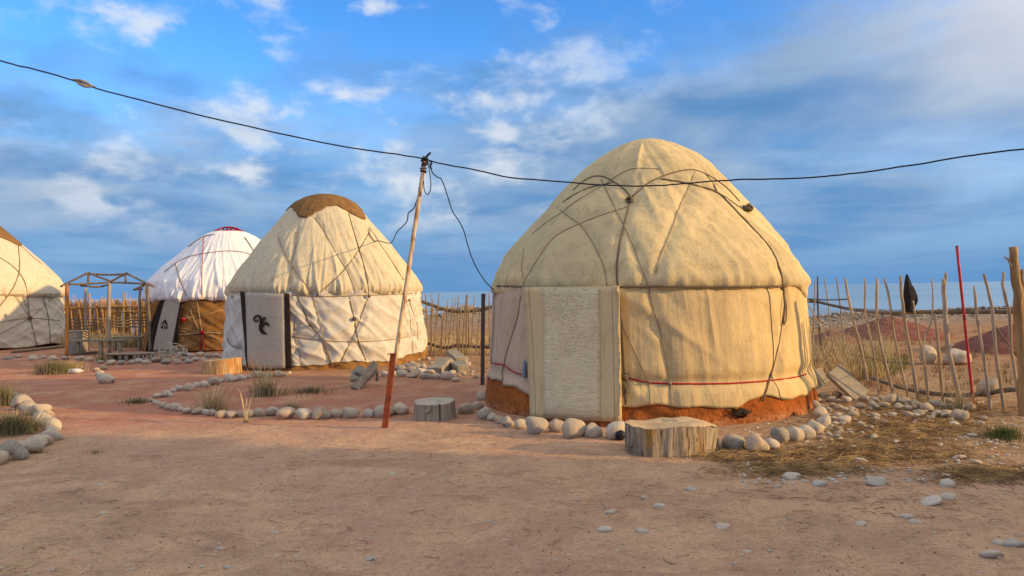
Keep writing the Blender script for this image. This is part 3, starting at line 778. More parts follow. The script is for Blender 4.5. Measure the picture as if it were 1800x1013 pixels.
# --- white roofed yurt behind
y3 = Yurt('white_roofed_yurt', 'yurt with white sheet roof, brown felt wall and open red crown', c3,
          [(2.44, 1.52), (2.52, 1.58), (2.50, 1.75), (2.36, 2.1), (2.0, 2.5), (1.62, 2.84), (1.14, 3.28), (.80, 3.54), (.56, 3.66), (.47, 3.69)],
          [(2.42, 0), (2.40, .8), (2.38, 1.6), (2.36, 1.8)], 23, .02, .03, gathers(.11, 8, 1.56, 1.0, .04), tension(.06, 4))
y3.wall(MT['brownfelt'], .02, 1.6, 300, 34)
y3.roof(MT['white'], lambda th: 1.50+.02*np.sin(th*13)+.015*np.sin(th*37), 640, 60, 'roof_sheet', .05)
t = np.linspace(0, 2*math.pi, 50)
tn = obj('crown_ring', tube(np.stack([y3.c[0]+0.46*np.cos(t), y3.c[1]+0.46*np.sin(t), np.full(50, 3.68)], 1), .032, 8), MT['redwood'], y3.root)
for sgn in (0, 1):
    for o_ in (-.11, 0, .11):
        t = np.linspace(-1, 1, 21); half = math.sqrt(0.46**2-o_**2)
        a = t*half; z = 3.68+.16*(1-t**2)*(half/.46)
        q = np.stack([y3.c[0]+(a if sgn else np.full(21, o_)), y3.c[1]+(np.full(21, o_) if sgn else a), z], 1)
        rot = .6; xy = q[:, :2]-y3.c[:2]; q[:, 0] = y3.c[0]+xy[:, 0]*math.cos(rot)-xy[:, 1]*math.sin(rot); q[:, 1] = y3.c[1]+xy[:, 0]*math.sin(rot)+xy[:, 1]*math.cos(rot)
        obj('crown_hoop', tube(q, .022, 6), MT['redwood'], tn)
flare = lambda u, v: .42*v*np.clip(1.15-u, 0, 1)+.05*v
d3, info3 = y3.patch([(284, 527), (311, 525), (304, 616), (268, 617)], MT['greyfelt'], .06, 'door_curtain', bow=lambda u, v: .03*v, thick=.04)
y3.patch([(276, 527), (284.5, 527), (268.5, 618), (260, 618)], MT['black'], .065, 'dark_band', d3, 6, 14, bow=lambda u, v: .03*v)
y3.patch([(310.5, 525), (318, 525), (310, 614), (303, 616)], MT['black'], .065, 'dark_band', d3, 6, 14, bow=lambda u, v: .03*v)
y3.patch([(269, 529), (276.5, 527), (260.5, 618), (253, 619)], MT['brownfelt'], .06, 'side_flap', d3, 6, 14, bow=lambda u, v: .12*v)
org3, s3 = (270, 550), 25.3; b3 = lambda z: .03*np.clip((1.6-z)/1.55, 0, 1)+.006
for i, (pts, wd, mm) in enumerate([
    ([(520, 290), (500, 400), (480, 520), (470, 640), (468, 705)], [6, 170, 280, 310, 250], 'black'),
    ([(492, 400), (480, 520), (462, 620), (440, 720)], [14, 34, 34, 60], 'greyfelt'),
    ([(465, 540), (420, 515), (375, 550), (385, 615)], [30, 36, 40, 36], 'greyfelt'),
    ([(478, 540), (530, 520), (572, 570), (545, 635), (515, 640)], [30, 34, 36, 30, 20], 'greyfelt')]):
    obj('emblem', ribbon(y3, info3[2], pts, wd, .012+.004*min(i, 1)+.002*i, s3, org3, b3), MT[mm], d3)
for pts, m, r in [
    ([(358, 418), (355.5, 467), (355.5, 524)], 'redcord', .010), ([(308, 464), (317, 493), (328, 521)], 'rope', .013),
    ([(289, 478), (308, 463), (330, 451.6), (368, 444), (404, 441), (430, 444), (445, 449)], 'ropered', .010), ([(430, 417), (439, 430), (448, 445)], 'rope', .013),
    ([(330, 434), (345, 423), (360, 415), (378, 412)], 'rope', .012),
    ([(346.5, 530), (353, 570), (359, 616)], 'ropelight', .012), ([(304, 589), (330, 588), (355.5, 585), (388, 586)], 'ropelight', .014),
    ([(317, 562), (355.5, 554), (392, 545)], 'ropelight', .011), ([(355.5, 585), (372, 591), (389, 599)], 'ropelight', .011), ([(318, 577), (335, 580), (355, 585)], 'ropelight', .011),
    ([(355.5, 585), (354, 600), (351, 616)], 'redcord', .018), ([(357, 585), (358, 600), (361, 615)], 'redcord', .014), ([(335, 545), (342, 565), (352, 584)], 'ropelight', .010)]:
    y3.rope(pts, MT[m], r, off=.02)
obj('red_ribbon', knot(y3.hit(322, 562, .05)[2], .06, 5, 3), MT['redcord'], y3.root)
obj('knot', knot(y3.hit(355.5, 585, .05)[2], .055, 5, 4), MT['redcord'], y3.root)

# --- pale yurt cut by the left edge
y4 = Yurt('pale_canvas_yurt', 'pale canvas yurt with brown cap at the left edge of the picture', c4,
          [(2.98, 1.72), (3.06, 1.78), (3.06, 2.0), (2.86, 2.42), (2.38, 2.98), (1.85, 3.52), (1.40, 3.96), (1.05, 4.28), (.8, 4.46), (.45, 4.60), (0, 4.68)],
          [(3.08, 0), (3.05, .6), (3.0, 1.2), (2.97, 1.72), (2.9, 1.9)], 33, .03, .03, gathers(.07, 9, 1.75, .6, .04), tension(.04, 5))
y4.wall(MT['canvas4'], lambda th: .06+.03*np.sin(th*9), 1.8, 360, 40, 'wall_canvas')
y4.roof(MT['canvas4'], lambda th: 1.70+.015*np.sin(th*17), 420, 50, thick=.05)
y4.roof(MT['capfelt'], cap_hem(y4, [(31, 429)], 4.02, 3.50, .45), 260, 24, 'cap_felt', .05, lift=.03)
for pts, m, r in [
    ([(32, 430), (34.5, 464), (32, 484), (22, 508), (0, 538)], 'rope', .014), ([(0, 453), (20, 466), (37, 484), (46, 504), (49, 528), (53, 558), (65, 608)], 'rope', .014),
    ([(-20, 518), (0, 518), (49, 518), (104, 517)], 'ropegrey', .014), ([(36, 431), (56, 450), (75, 465)], 'ropegrey', .012), ([(-10, 568), (0, 566), (53, 559), (106, 564)], 'ropegrey', .013),
    ([(75, 520), (85, 558), (89, 605)], 'rope', .013), ([(98, 520), (53, 558), (0, 587)], 'ropegrey', .012), ([(28, 520), (40, 540), (53, 557)], 'ropegrey', .010), ([(40, 521), (48, 545), (55, 559)], 'ropegrey', .010)]:
    y4.rope(pts, MT[m], r*.8, off=.01)
obj('knot', knot(y4.hit(53, 559, .05)[2], .06, 5, 4), MT['rope'], y4.root)
# --- unseen house outside the picture on the right, sized to cast the foreground shade
hs_ = Vector((SD.x, SD.y, 0)).normalized(); hn = Vector((-hs_.y, hs_.x, 0))
if hn.y < 0: hn = -hn
hc = hs_*10.5 + hn*1.1
def hbox(a, b, c, s, bev=.0): return box(np.array(hc)+np.array(hs_)*a+np.array(hn)*b+np.array((0, 0, c)), s, Matrix.Rotation(math.atan2(hs_.y, hs_.x), 3, 'Z'), bev)
house = thing('unseen_shade_house', 'unseen limewashed house outside the picture at right, sized to shade the foreground', 'house', hc)
obj('wall', hbox(0, 0, 2.25, (5, 11.8, 4.5)), MT['wall'], house, False)
RZ = Matrix.Rotation(math.atan2(hs_.y, hs_.x), 3, 'Z')
for sg in (-1, 1):
    obj('roof', box(np.array(hc)+np.array(hs_)*sg*1.42+np.array((0, 0, 4.92)), (3.1, 12.3, .08), RZ @ Matrix.Rotation(sg*.22, 3, 'Y')), MT['sheet'], house, False)
for b in (-3.6, 0, 3.6):
    wd_ = obj('window', hbox(-2.52, b, 1.7, (.08, 1.2, 1.2), .01), MT['plank'], house, False); obj('pane', hbox(-2.565, b, 1.7, (.03, 1.0, 1.0)), MT['glass'], wd_, False)

# ------------------------------------------------------------------ stone borders
bd1 = thing('stone_border', 'row of round river stones laid round the foot of the large beige yurt', 'stone border', gp(1150, 770), 'stone borders')
for px, py, wd in [(848, 696, 20), (840, 714, 19), (852, 729, 27), (865, 735, 17), (878, 740, 18), (893, 743, 23), (915, 747, 22), (944, 751, 38), (978, 751, 28), (1011, 757, 41), (1046, 761, 31), (1085, 761, 39),
                   (1266, 783, 20), (1293, 780, 37), (1335, 783, 42), (1358, 780, 25), (1374, 769, 36), (1400, 766, 32), (1421, 763, 30), (1437, 753, 30), (1453, 744, 29), (1446, 727, 24), (1436, 712, 20)]:
    border_stone(px, py, wd, bd1, .80)
bd2 = thing('stone_border', 'long loop of stones edging the dry grass bed in front of the emblem-door yurt', 'stone border', gp(450, 728), 'stone borders')
for px, py, wd in [(265, 704, 11), (273, 708, 13), (284, 713, 17), (293, 716, 15), (307, 717, 20), (317, 720, 12), (327, 722, 16), (345, 722, 19), (360, 724, 15), (371, 726, 18), (387, 728, 20), (405, 728, 19), (420, 728, 14), (436, 728, 20), (455, 727, 21),
                   (477, 725, 25), (501, 728, 32), (533, 729, 29), (563, 728, 32), (590, 728, 22), (616, 727, 27), (646, 727, 22), (673, 724, 33), (705, 721, 29), (818, 720, 28),
                   (274, 697, 13), (283, 696, 11), (293, 694, 18), (303, 687, 11), (313, 684, 15), (330, 682, 21), (346, 678, 15), (359, 677, 17), (374, 672, 21), (389, 670, 10), (403, 667, 21), (422, 664, 19), (436, 663, 11), (452, 660, 18), (470, 660, 15), (488, 658, 17), (500, 658, 10), (507, 656, 10)]:
    border_stone(px, py, wd, bd2, .66)
bd3 = thing('stone_border', 'pale stones edging the grass bed at the left edge of the picture', 'stone border', gp(60, 770), 'stone borders')
for px, py, wd in [(10, 690, 13), (20, 698, 17), (35, 710, 27), (51, 722, 22), (69, 723, 22), (66, 738, 26), (88, 750, 23), (85, 766, 27), (72, 776, 22), (54, 784, 34), (34, 788, 26), (15, 795, 36), (-12, 806, 28), (-40, 812, 30), (28, 704, 18), (44, 716, 19), (60, 722, 17), (78, 731, 18), (77, 745, 19), (90, 758, 18), (62, 781, 20), (44, 787, 20), (25, 792, 22), (1, 802, 22), (-25, 810, 22)]:
    border_stone(px, py, wd*1.30, bd3, .70)
bd4 = thing('stone_border', 'short stub of four stones beside the path to the white-roofed yurt', 'stone border', gp(174, 665), 'stone borders')
for px, py, wd in [(179, 646, 14), (167, 650, 13), (172, 657, 17), (181, 667, 30)]: border_stone(px, py, wd, bd4, .6)
bd5 = thing('stone_border', 'rough row of small stones in front of the stick shelter', 'stone border', gp(190, 637), 'stone borders')
for px, py, wd in [(-8, 628, 16), (12, 629, 14), (30, 627, 12), (55, 630, 17), (74, 628, 12), (91, 630, 17), (112, 630, 13), (138, 631, 17), (155, 632, 14), (175, 636, 12), (193, 638, 16), (211, 638, 15), (228, 637, 16), (243, 635, 16), (256, 637, 15), (272, 634, 16), (290, 636, 17), (310, 637, 16), (330, 636, 15)]:
    border_stone(px, py, wd, bd5, .55)
bd6 = thing('stone_border', 'jumble of grey stones along the foot of the white-roofed yurt', 'stone border', gp(350, 630), 'stone borders')
for px, py, wd in [(318, 622, 13), (333, 625, 14), (349, 623, 15), (365, 626, 14), (380, 625, 13), (390, 629, 11), (342, 632, 14), (358, 634, 14), (374, 634, 12), (325, 631, 13), (310, 628, 11), (388, 636, 11)]:
    border_stone(px, py, wd, bd6, .6)
bd7 = thing('stone_bed', 'bed of grey cobbles beside the right foot of the emblem-door yurt', 'stone bed', gp(740, 655), 'stone borders')
R_ = np.random.default_rng(5)
for px, py, wd in [(787, 663, 24), (768, 662, 18), (748, 663, 18), (727, 660, 20), (706, 658, 20), (690, 657, 17), (676, 658, 16), (740, 653, 18), (722, 650, 18), (704, 648, 17), (690, 649, 14), (757, 654, 15), (733, 644, 14), (745, 646, 13), (716, 642, 12), (800, 668, 14)]+\
        [(R_.uniform(690, 845), R_.uniform(630, 662), R_.uniform(6, 12)) for _ in range(60)]:
    border_stone(px, py, wd, bd7, .6)
bd8 = thing('cobble_row', 'heap of river cobbles under the stick fence beside the big yurt', 'cobble heap', gp(1580, 715), 'stone borders')
for px, py, wd in [(1438, 704, 14), (1474, 693, 20), (1462, 703, 16), (1490, 704, 18), (1523, 701, 18), (1539, 704, 16), (1552, 700, 12), (1570, 704, 29), (1593, 706, 19), (1605, 708, 14), (1616, 712, 20), (1632, 718, 25), (1648, 710, 22), (1652, 726, 16), (1668, 728, 20), (1694, 730, 31), (1706, 718, 23), (1618, 727, 19), (1600, 729, 16), (1585, 716, 20), (1556, 712, 15), (1540, 715, 18), (1515, 713, 15), (1498, 718, 14), (1478, 716, 14), (1640, 735, 14), (1680, 716, 14), (1662, 715, 15), (1450, 694, 16), (1502, 728, 17), (1487, 738, 24), (1474, 730, 14), (1470, 745, 12), (1516, 745, 14)]+\
        [(R_.uniform(1440, 1540), R_.uniform(700, 775), R_.uniform(6, 13)) for _ in range(70)]+[(R_.uniform(1520, 1740), R_.uniform(705, 750), R_.uniform(6, 14)) for _ in range(45)]:
    border_stone(px, py, wd, bd8, .62)

# loose stones on the open ground
LOOSE = [(1395, 836, 31, 'broad dusty stone at the edge of the straw, leftmost of its row'), (1445, 849, 29, 'bluish grey stone right of the leftmost stone at the edge of the straw'), (1368, 853, 13, 'small grey stone just below the leftmost stone at the straw edge'),
         (1547, 847, 33, 'wide flat pale stone at the edge of the straw, left of a pair of stones'), (1216, 857, 20, 'lone grey stone lying just in front of the big split log'), (1134, 871, 14, 'small stone in front of the left end of the split log'), (1160, 887, 19, 'flat bluish stone below the small stone in front of the split log'),
         (1075, 900, 21, 'pale curved stone, upper one of the group left of centre foreground'), (1064, 932, 26, 'long pale stone, lowest left of the group in the centre foreground'), (1131, 933, 23, 'pale stone right of the long stone in the centre foreground'), (1273, 926, 26, 'cream oval stone on bare shaded dirt in the middle foreground'),
         (1516, 918, 20, 'small pinkish flat stone on the shaded dirt'), (1645, 881, 36, 'largest pale grey flat stone of the right foreground'), (1597, 904, 24, 'left stone of a touching pair below the largest flat stone'), (1612, 914, 22, 'right stone of a touching pair below the largest flat stone'),
         (1668, 849, 29, 'lower, whiter stone of the pair at the edge of the straw'), (1668, 836, 21, 'upper, smaller stone of the pair at the edge of the straw'), (1670, 872, 28, 'flat stone just above the largest flat stone of the right foreground'), (1762, 949, 24, 'white round stone near the lower right corner'), (1790, 953, 34, 'pale stone cut by the lower right edge of the picture'),
         (1750, 971, 36, 'dusty half-buried stone at the lower right of the foreground'), (180, 904, 16, 'white chip of stone, nearest one in the left foreground'), (175, 851, 11, 'tiny white stone right of the left-edge stones'), (482, 932, 14, 'small bluish stone alone left of centre in the foreground'),
         (385, 963, 12, 'tiny pale stone near the bottom left of the picture'), (400, 993, 17, 'bluish flat stone at the bottom edge, left of centre'), (690, 831, 13, 'small stone in the dirt below the foot of the wire pole'), (722, 856, 10, 'tiny stone right below the small stone under the wire pole'), (860, 917, 11, 'tiny dark stone beside a long twig in the centre foreground'),
         (650, 984, 21, 'pale flat stone at the bottom edge near the centre'), (1317, 970, 13, 'dark little stone ringed by twigs in the right foreground'), (1515, 807, 20, 'round grey stone at the near edge of the straw patch'), (1318, 817, 14, 'small stone right of the split log on the dirt'), (1400, 820, 15, 'small stone just above the leftmost stone at the straw edge'),
         (1600, 842, 12, 'small stone between the wide flat stone and the pair'), (1690, 802, 20, 'pale stone in the straw near the long bare stalk'), (1720, 811, 18, 'pale stone right of the straw patch'), (1580, 775, 16, None), (1650, 770, 15, None), (1712, 765, 16, None), (1500, 785, 16, None),
         (1682, 744, 20, 'pale stone below the foot of the red pole'), (1610, 757, 14, None), (1740, 775, 13, 'small stone beside the green tuft at the right edge'), (1260, 793, 9, 'tiny stone at the right foot of the split log')]
for px, py, wd, lab in LOOSE:
    o = border_stone(px, py, wd, None, .42, PEB); o.location.z -= .012
    tag(o, lab or 'small loose stone half hidden in the straw patch', 'stone', 'stones half hidden in the straw' if lab is None else 'loose stones on the open ground')

def litter(name, n, region, size, mat, pool=ROCKLO, label=None, cat=None, flat=.55, thin=1.):
    vf = []
    for _ in range(n):
        x, y = region()
        s = size*R_.uniform(.5, 1.5); v, f = pool[R_.integers(len(pool))]; a = R_.uniform(0, 6.28)
        q = v*np.array([s, s*R_.uniform(.6, 1), s*flat]); q = np.stack([q[:, 0]*math.cos(a)-q[:, 1]*math.sin(a), q[:, 0]*math.sin(a)+q[:, 1]*math.cos(a), q[:, 2]], 1)
        vf.append((q+np.array([x, y, float(gz(x, y))+s*flat*.35]), f))
    o = obj(name, merge(*vf), mat); return tag(o, label, cat, None, 'stuff')
def reg(px0, px1, py0, py1):
    def f():
        p = G(R_.uniform(px0, px1), R_.uniform(py0, py1)); return p[0], p[1]
    return f
litter('dirt_clods', 500, reg(-60, 1900, 760, 1010), .0055, MT['clod'], label='crumbs of dark earth over the bare dirt', cat='dirt')
litter('pebbles', 320, reg(-60, 1900, 770, 1010), .010, MT['boulder'], label='scattered tiny pebbles on the bare dirt', cat='pebbles')
litter('pebbles', 420, reg(1300, 1850, 735, 850), .018, MT['boulder'], label='small pebbles among the straw at right', cat='pebbles')
litter('gravel', 2600, lambda: (R_.uniform(-8, 34), R_.uniform(26.8, 31)), .075, MT['gravel'], label='bank of beach gravel along the lake shore', cat='gravel')
litter('gravel', 300, reg(690, 860, 600, 660), .03, MT['gravel'], label='grey gravel behind the emblem-door yurt', cat='gravel')

# straw and twigs
def strands(n, region, lmin, lmax, wd, up=.3, bend=.3):
    V = []; Fc = []
    for _ in range(n):
        x, y = region(); z = float(gz(x, y))+.003; a = R_.uniform(0, 6.28); L = R_.uniform(lmin, lmax); b = R_.uniform(-bend, bend); w_2 = wd*R_.uniform(.6, 1.3)
        k = len(V); e = R_.uniform(0, up)*L*.5; n_ = 4
        for i in range(n_):
            t = i/(n_-1); aa = a+b*t; px = x+math.cos(aa)*L*t; py = y+math.sin(aa)*L*t; pz = z+e*math.sin(t*math.pi)+.004
            ox, oy = -math.sin(aa)*w_2*.5, math.cos(aa)*w_2*.5
            V += [(px+ox, py+oy, pz), (px-ox, py-oy, pz), (px, py, pz+w_2*.8)]
        for i in range(n_-1):
            p = k+i*3; Fc += [(p, p+3, p+5, p+2), (p+1, p+2, p+5, p+4), (p, p+1, p+4, p+3)]
    return np.array(V), Fc
def blob_reg(items):
    def f():
        px, py, rx, ry = items[R_.integers(len(items))]
        p = G(px+R_.normal()*rx*.7, py+R_.normal()*ry*.7); return p[0], p[1]
    return f
tag(obj('straw', strands(6200, blob_reg([(1590, 770, 90, 22), (1520, 745, 80, 22), (1450, 795, 120, 12), (1640, 745, 70, 14), (1730, 835, 60, 10), (1560, 800, 120, 14), (1400, 825, 90, 8), (1660, 720, 90, 10), (1320, 800, 60, 8)]), .05, .24, .005, .35), MT['straw']), 'trampled straw strewn beside the big yurt', 'straw', None, 'stuff')
tag(obj('twigs', strands(260, blob_reg([(1400, 900, 420, 60), (700, 860, 500, 80), (1700, 850, 120, 40), (1450, 860, 200, 20), (300, 900, 400, 90), (1560, 880, 120, 30)]), .03, .15, .0038, .2, .8), MT['twig']), 'dark twigs and bark scraps on the foreground dirt', 'twigs', None, 'stuff')
tag(obj('straw', strands(220, blob_reg([(700, 830, 500, 70), (200, 800, 160, 30), (1100, 850, 300, 60), (60, 960, 200, 50)]), .04, .2, .0045, .2, .6), MT['drygrass']), 'single dry stalks on the bare dirt', 'straw', None, 'stuff')

# ------------------------------------------------------------------ stumps
def stump(c, rx, ry, h, seed, lob=.14, topfn=None, flare=.06, crack=None, n=110):
    th = np.arange(n)*2*math.pi/n; rows = []
    base = 1+lob*fbm(np.cos(th)*1.2+seed, np.sin(th)*1.2, 3, seed)
    top = np.full(n, h) if topfn is None else np.array([topfn(rx*math.cos(a), ry*math.sin(a)) for a in th])
    for t in np.linspace(0, 1, 12):
        r = base*(1+flare*(1-t)**2+.06*fbm(np.cos(th)*5+3, np.sin(th)*5+t*.6, 3, seed+3)+.05*fbm(np.cos(th)*13+3, np.sin(th)*13+t*.8, 2, seed+6))
        if crack is not None: r = r*(1-.34*np.exp(-(w_(th-crack)/.035)**2))
        rows.append(np.stack([c[0]+rx*r*np.cos(th), c[1]+ry*r*np.sin(th), c[2]-.02+(top+.02)*t], 1))
    side = (np.concatenate(rows), grid_faces(12, n, True))
    rim = rows[-1]; tv = []
    for t in np.linspace(1, 0, 9):
        q = np.array(c)+(rim-np.array(c))*np.array([max(t, .001), max(t, .001), 1])
        if topfn is None: q[:, 2] = c[2]+h
        else: q[:, 2] = c[2]+np.array([topfn(p[0]-c[0], p[1]-c[1]) for p in q])
        q[:, 2] += .006*fbm(q[:, 0]*14, q[:, 1]*14, 3, seed+9)-.001+.004*(t < .99)
        tv.append(q)
    return side, (np.concatenate(tv), grid_faces(9, n, True))
def make_stump(label, px, py, wpx, h, mats, seed, depth=.8, topfn=None, crack=None, lob=.14, flare=.06):
    p = gp(px, py); rx = wpx*p[1]/F*.5; ry = rx*depth; c = p+np.array([0, ry*.95, 0])
    s_, t_ = stump(c, rx, ry, h, seed, lob, topfn, flare, crack)
    r = thing('log_stump', label, 'stump', c, 'cut log stumps used as seats')
    obj('bark', s_, MT[mats[0]], r); obj('cut_face', t_, MT[mats[1]], r); return r, c, rx, ry
s1, cc, rx, ry = make_stump('wide split log stump with streaked bark in front of the big yurt', 1194, 803, 170, .27, ('bark', 'cut'), 4, .56, lambda x, y: .285-.05*x+.022*math.sin(x*7+.4)+.02*y+.02*float(fbm(x*9, y*9, 2, 5)), None, .22, .0)
s2, cc2, _, _ = make_stump('grey weathered stump with a dark crack, beside the leaning wire pole', 762, 741, 74, .22, ('barkgrey', 'cutgrey'), 8, .92, lambda x, y: .215+.02*x+.07*y, -1.25, .2, .09)
obj('branch_knot', (ROCKVF[2][0]*np.array([.035, .03, .03])+cc2+np.array([-.07, -.25, .12]), ROCKVF[2][1]), MT['barkgrey'], s2)
make_stump('orange sunlit stump by the door of the emblem-door yurt', 381, 658, 64, .30, ('barkorange', 'cut'), 12, .8, lambda x, y: .285+.09*x, None, .16, .06)
make_stump('small pale stump at the door of the white-roofed yurt', 313, 622, 24, .22, ('bark', 'cut'), 16, .7, None, None, .14, .03)

# ------------------------------------------------------------------ pole and wires
pb = gp(677, 752); YP = pb[1]
pole = thing('wire_pole', 'leaning wire pole of flaking pipe on a rusty angle-iron foot', 'pole', pb)
a = P(676, 753, YP); b = P(692, 622, YP); a[2] = -.05
ax = (b-a)/np.linalg.norm(b-a); rt = np.array([ax[2], 0, -ax[0]]); bk = np.array([0, 1., 0])
def prism(a, b, prof):
    V = [a+rt*x+bk*y for x, y in prof]+[b+rt*x+bk*y for x, y in prof]; n = len(prof)
    return np.array(V), [tuple(range(n))[::-1], tuple(range(n, 2*n))]+[(i, (i+1) % n, n+(i+1) % n, n+i) for i in range(n)]
obj('angle_iron', prism(a, b, [(-.035, -.030), (.030, -.030), (.030, .035), (.024, .035), (.024, -.024), (-.035, -.024)]), MT['iron'], pole, False)
obj('foot_plate', box(P(692, 622, YP)+np.array([-.012, -.02, 0]), (.10, .09, .008), None), MT['iron'], pole, False)
pa = P(693.5, 640, YP)+np.array([0, .005, 0]); pt_ = P(747.5, 276, YP)
obj('pipe', tube([pa+(pt_-pa)*t for t in np.linspace(0, 1, 12)], .026, 12), MT['pipe'], pole)
q = np.random.default_rng(2); vf = []
pd = (pt_-pa)/np.linalg.norm(pt_-pa); pu = np.cross(pd, (0, 1, 0)); pv = np.cross(pd, pu)
for k in range(7):
    t = np.linspace(0, 2*math.pi*q.uniform(1.2, 2.6), 26); z0 = q.uniform(-.20, .0); z1 = q.uniform(-.20, .03); rr = .031+.007*q.random()+.006*np.sin(t*1.7)
    ph = q.uniform(0, 6); vf.append(tube(pt_+np.outer(z0+(z1-z0)*t/t[-1], pd)+np.outer(np.cos(t+ph)*rr, pu)+np.outer(np.sin(t+ph)*rr, pv), .0065, 5))
obj('wire_wrapping', merge(*vf), MT['cable'], pole)
obj('wire_end', tube([P(748, 277, YP), P(753, 272, YP), P(757, 268, YP)], .014, 7), MT['cable'], pole)
def wpath(pts, Ys, n=8):
    Yv = np.interp(np.arange(len(pts)), np.linspace(0, len(pts)-1, len(Ys)), Ys)
    return catmull([P(p[0], p[1], y) for p, y in zip(pts, Yv)], n)
def wobble(q, a, seed):
    q = np.array(q); t = np.arange(len(q))
    q[:, 2] += a*fbm(t*.35, t*0, 3, seed); q[:, 1] += a*fbm(t*.3, t*0+5, 3, seed); return q
lw = wpath([(-160, 58), (0, 107), (60, 122), (127, 141), (150, 149), (190, 161), (300, 190), (460, 228), (600, 257), (700, 272), (745, 279)], [YP-1.2, YP-.8, YP-.4, YP])
wire = thing('power_cable', 'black power cable sagging from the upper left to the pole top', 'cable', pt_, 'overhead cables')
wv_ = wobble(lw, .008, 3); wv_[-1] = lw[-1]
far_end = np.array(wv_[0])
obj('cable', tube(wv_, .0085, 6), MT['cable'], wire)
i0 = 30
for dx in (-.02, .03):
    sp = [P(130+dx*100, 141+dx*60, YP-.92), P(140, 144+dx*130, YP-.92), P(152, 148+dx*130, YP-.92), P(165+dx*100, 152, YP-.92)]
    obj('splice', tube(catmull(sp, 4), [.006, .013, .018, .015, .006], 7, .2), MT['block'], wire)
rw = wpath([(748, 278), (760, 284), (830, 298), (900, 312), (1000, 321), (1100, 327), (1180, 325), (1250, 319), (1300, 316), (1420, 313), (1500, 305), (1600, 291), (1700, 275), (1800, 262)], [YP, YP-.6, YP-1.2, YP-2.0])
we = np.array(hc)-np.array(hs_)*2.52+np.array(hn)*5.0+np.array((0, 0, 2.9))
rwv = wobble(rw, .008, 5); rwv[0] = rw[0]
mid_ = (rwv[-1]+we)/2+np.array([0, 0, -.02])
wire2 = thing('power_cable', 'black power cable passing in front of the big yurt to the right edge', 'cable', pt_, 'overhead cables')
obj('cable', tube(np.concatenate([rwv, np.array(catmull([rwv[-1], mid_, we], 6))[1:]]), .0085, 6), MT['cable'], wire2)
pole2b = np.array([far_end[0]-.02, far_end[1]+.02, 0])
po2 = thing('wire_pole', 'second wire pole standing outside the picture at left', 'pole', pole2b)
obj('pipe', tube([pole2b+np.array([0, 0, -.1]), far_end+np.array([-.03, .02, .08])], .03, 10), MT['pipe'], po2)
dw = wpath([(751, 284), (757, 292), (760, 303), (768, 311), (776, 316), (784, 336), (795, 370), (806, 388), (815, 405), (822, 430), (829, 452), (840, 475), (855, 497), (868, 510)], [YP-.02, YP+.5, YP+1.0, 10.2], 5)
e_ = y1.hit(873, 506, .01)[2]
drop = thing('drop_cable', 'kinked black cable dropping from the pole to the big yurt', 'cable', pt_, 'drop cables')
obj('cable', tube(wobble(dw, .006, 7), .0075, 6), MT['cable'], drop)
obj('wire_twist', tube(catmull(wpath([(755, 283), (759, 287), (756, 293), (759, 298)], [YP-.02], 4), 1), .011, 6), MT['cable'], drop)
dw2 = wpath([(742, 316), (738, 330), (735, 345), (731, 358), (727, 367), (718, 375), (716, 388), (709, 397), (698, 408), (690, 424), (684, 428), (672, 425)], [YP, 12, 15.6], 4)
yh = [y2.hit(px, py, .03)[2] for px, py in [(664, 423), (659, 424), (653, 414), (649, 403)]]
drop2 = thing('drop_cable', 'kinked black cable dropping from the pole to the brown-capped yurt', 'cable', pt_, 'drop cables')
obj('cable', tube(np.concatenate([np.array(wobble(dw2, .012, 8)), np.array(catmull(yh, 4))]), .010, 6), MT['cable'], drop2)
lo = wpath([(752, 288), (755, 300), (757.5, 322), (756, 336), (751, 342), (746, 335), (744.5, 318)], [YP-.04], 5)
obj('slack_loop', tube(lo, .006, 6), MT['cable'], pole)

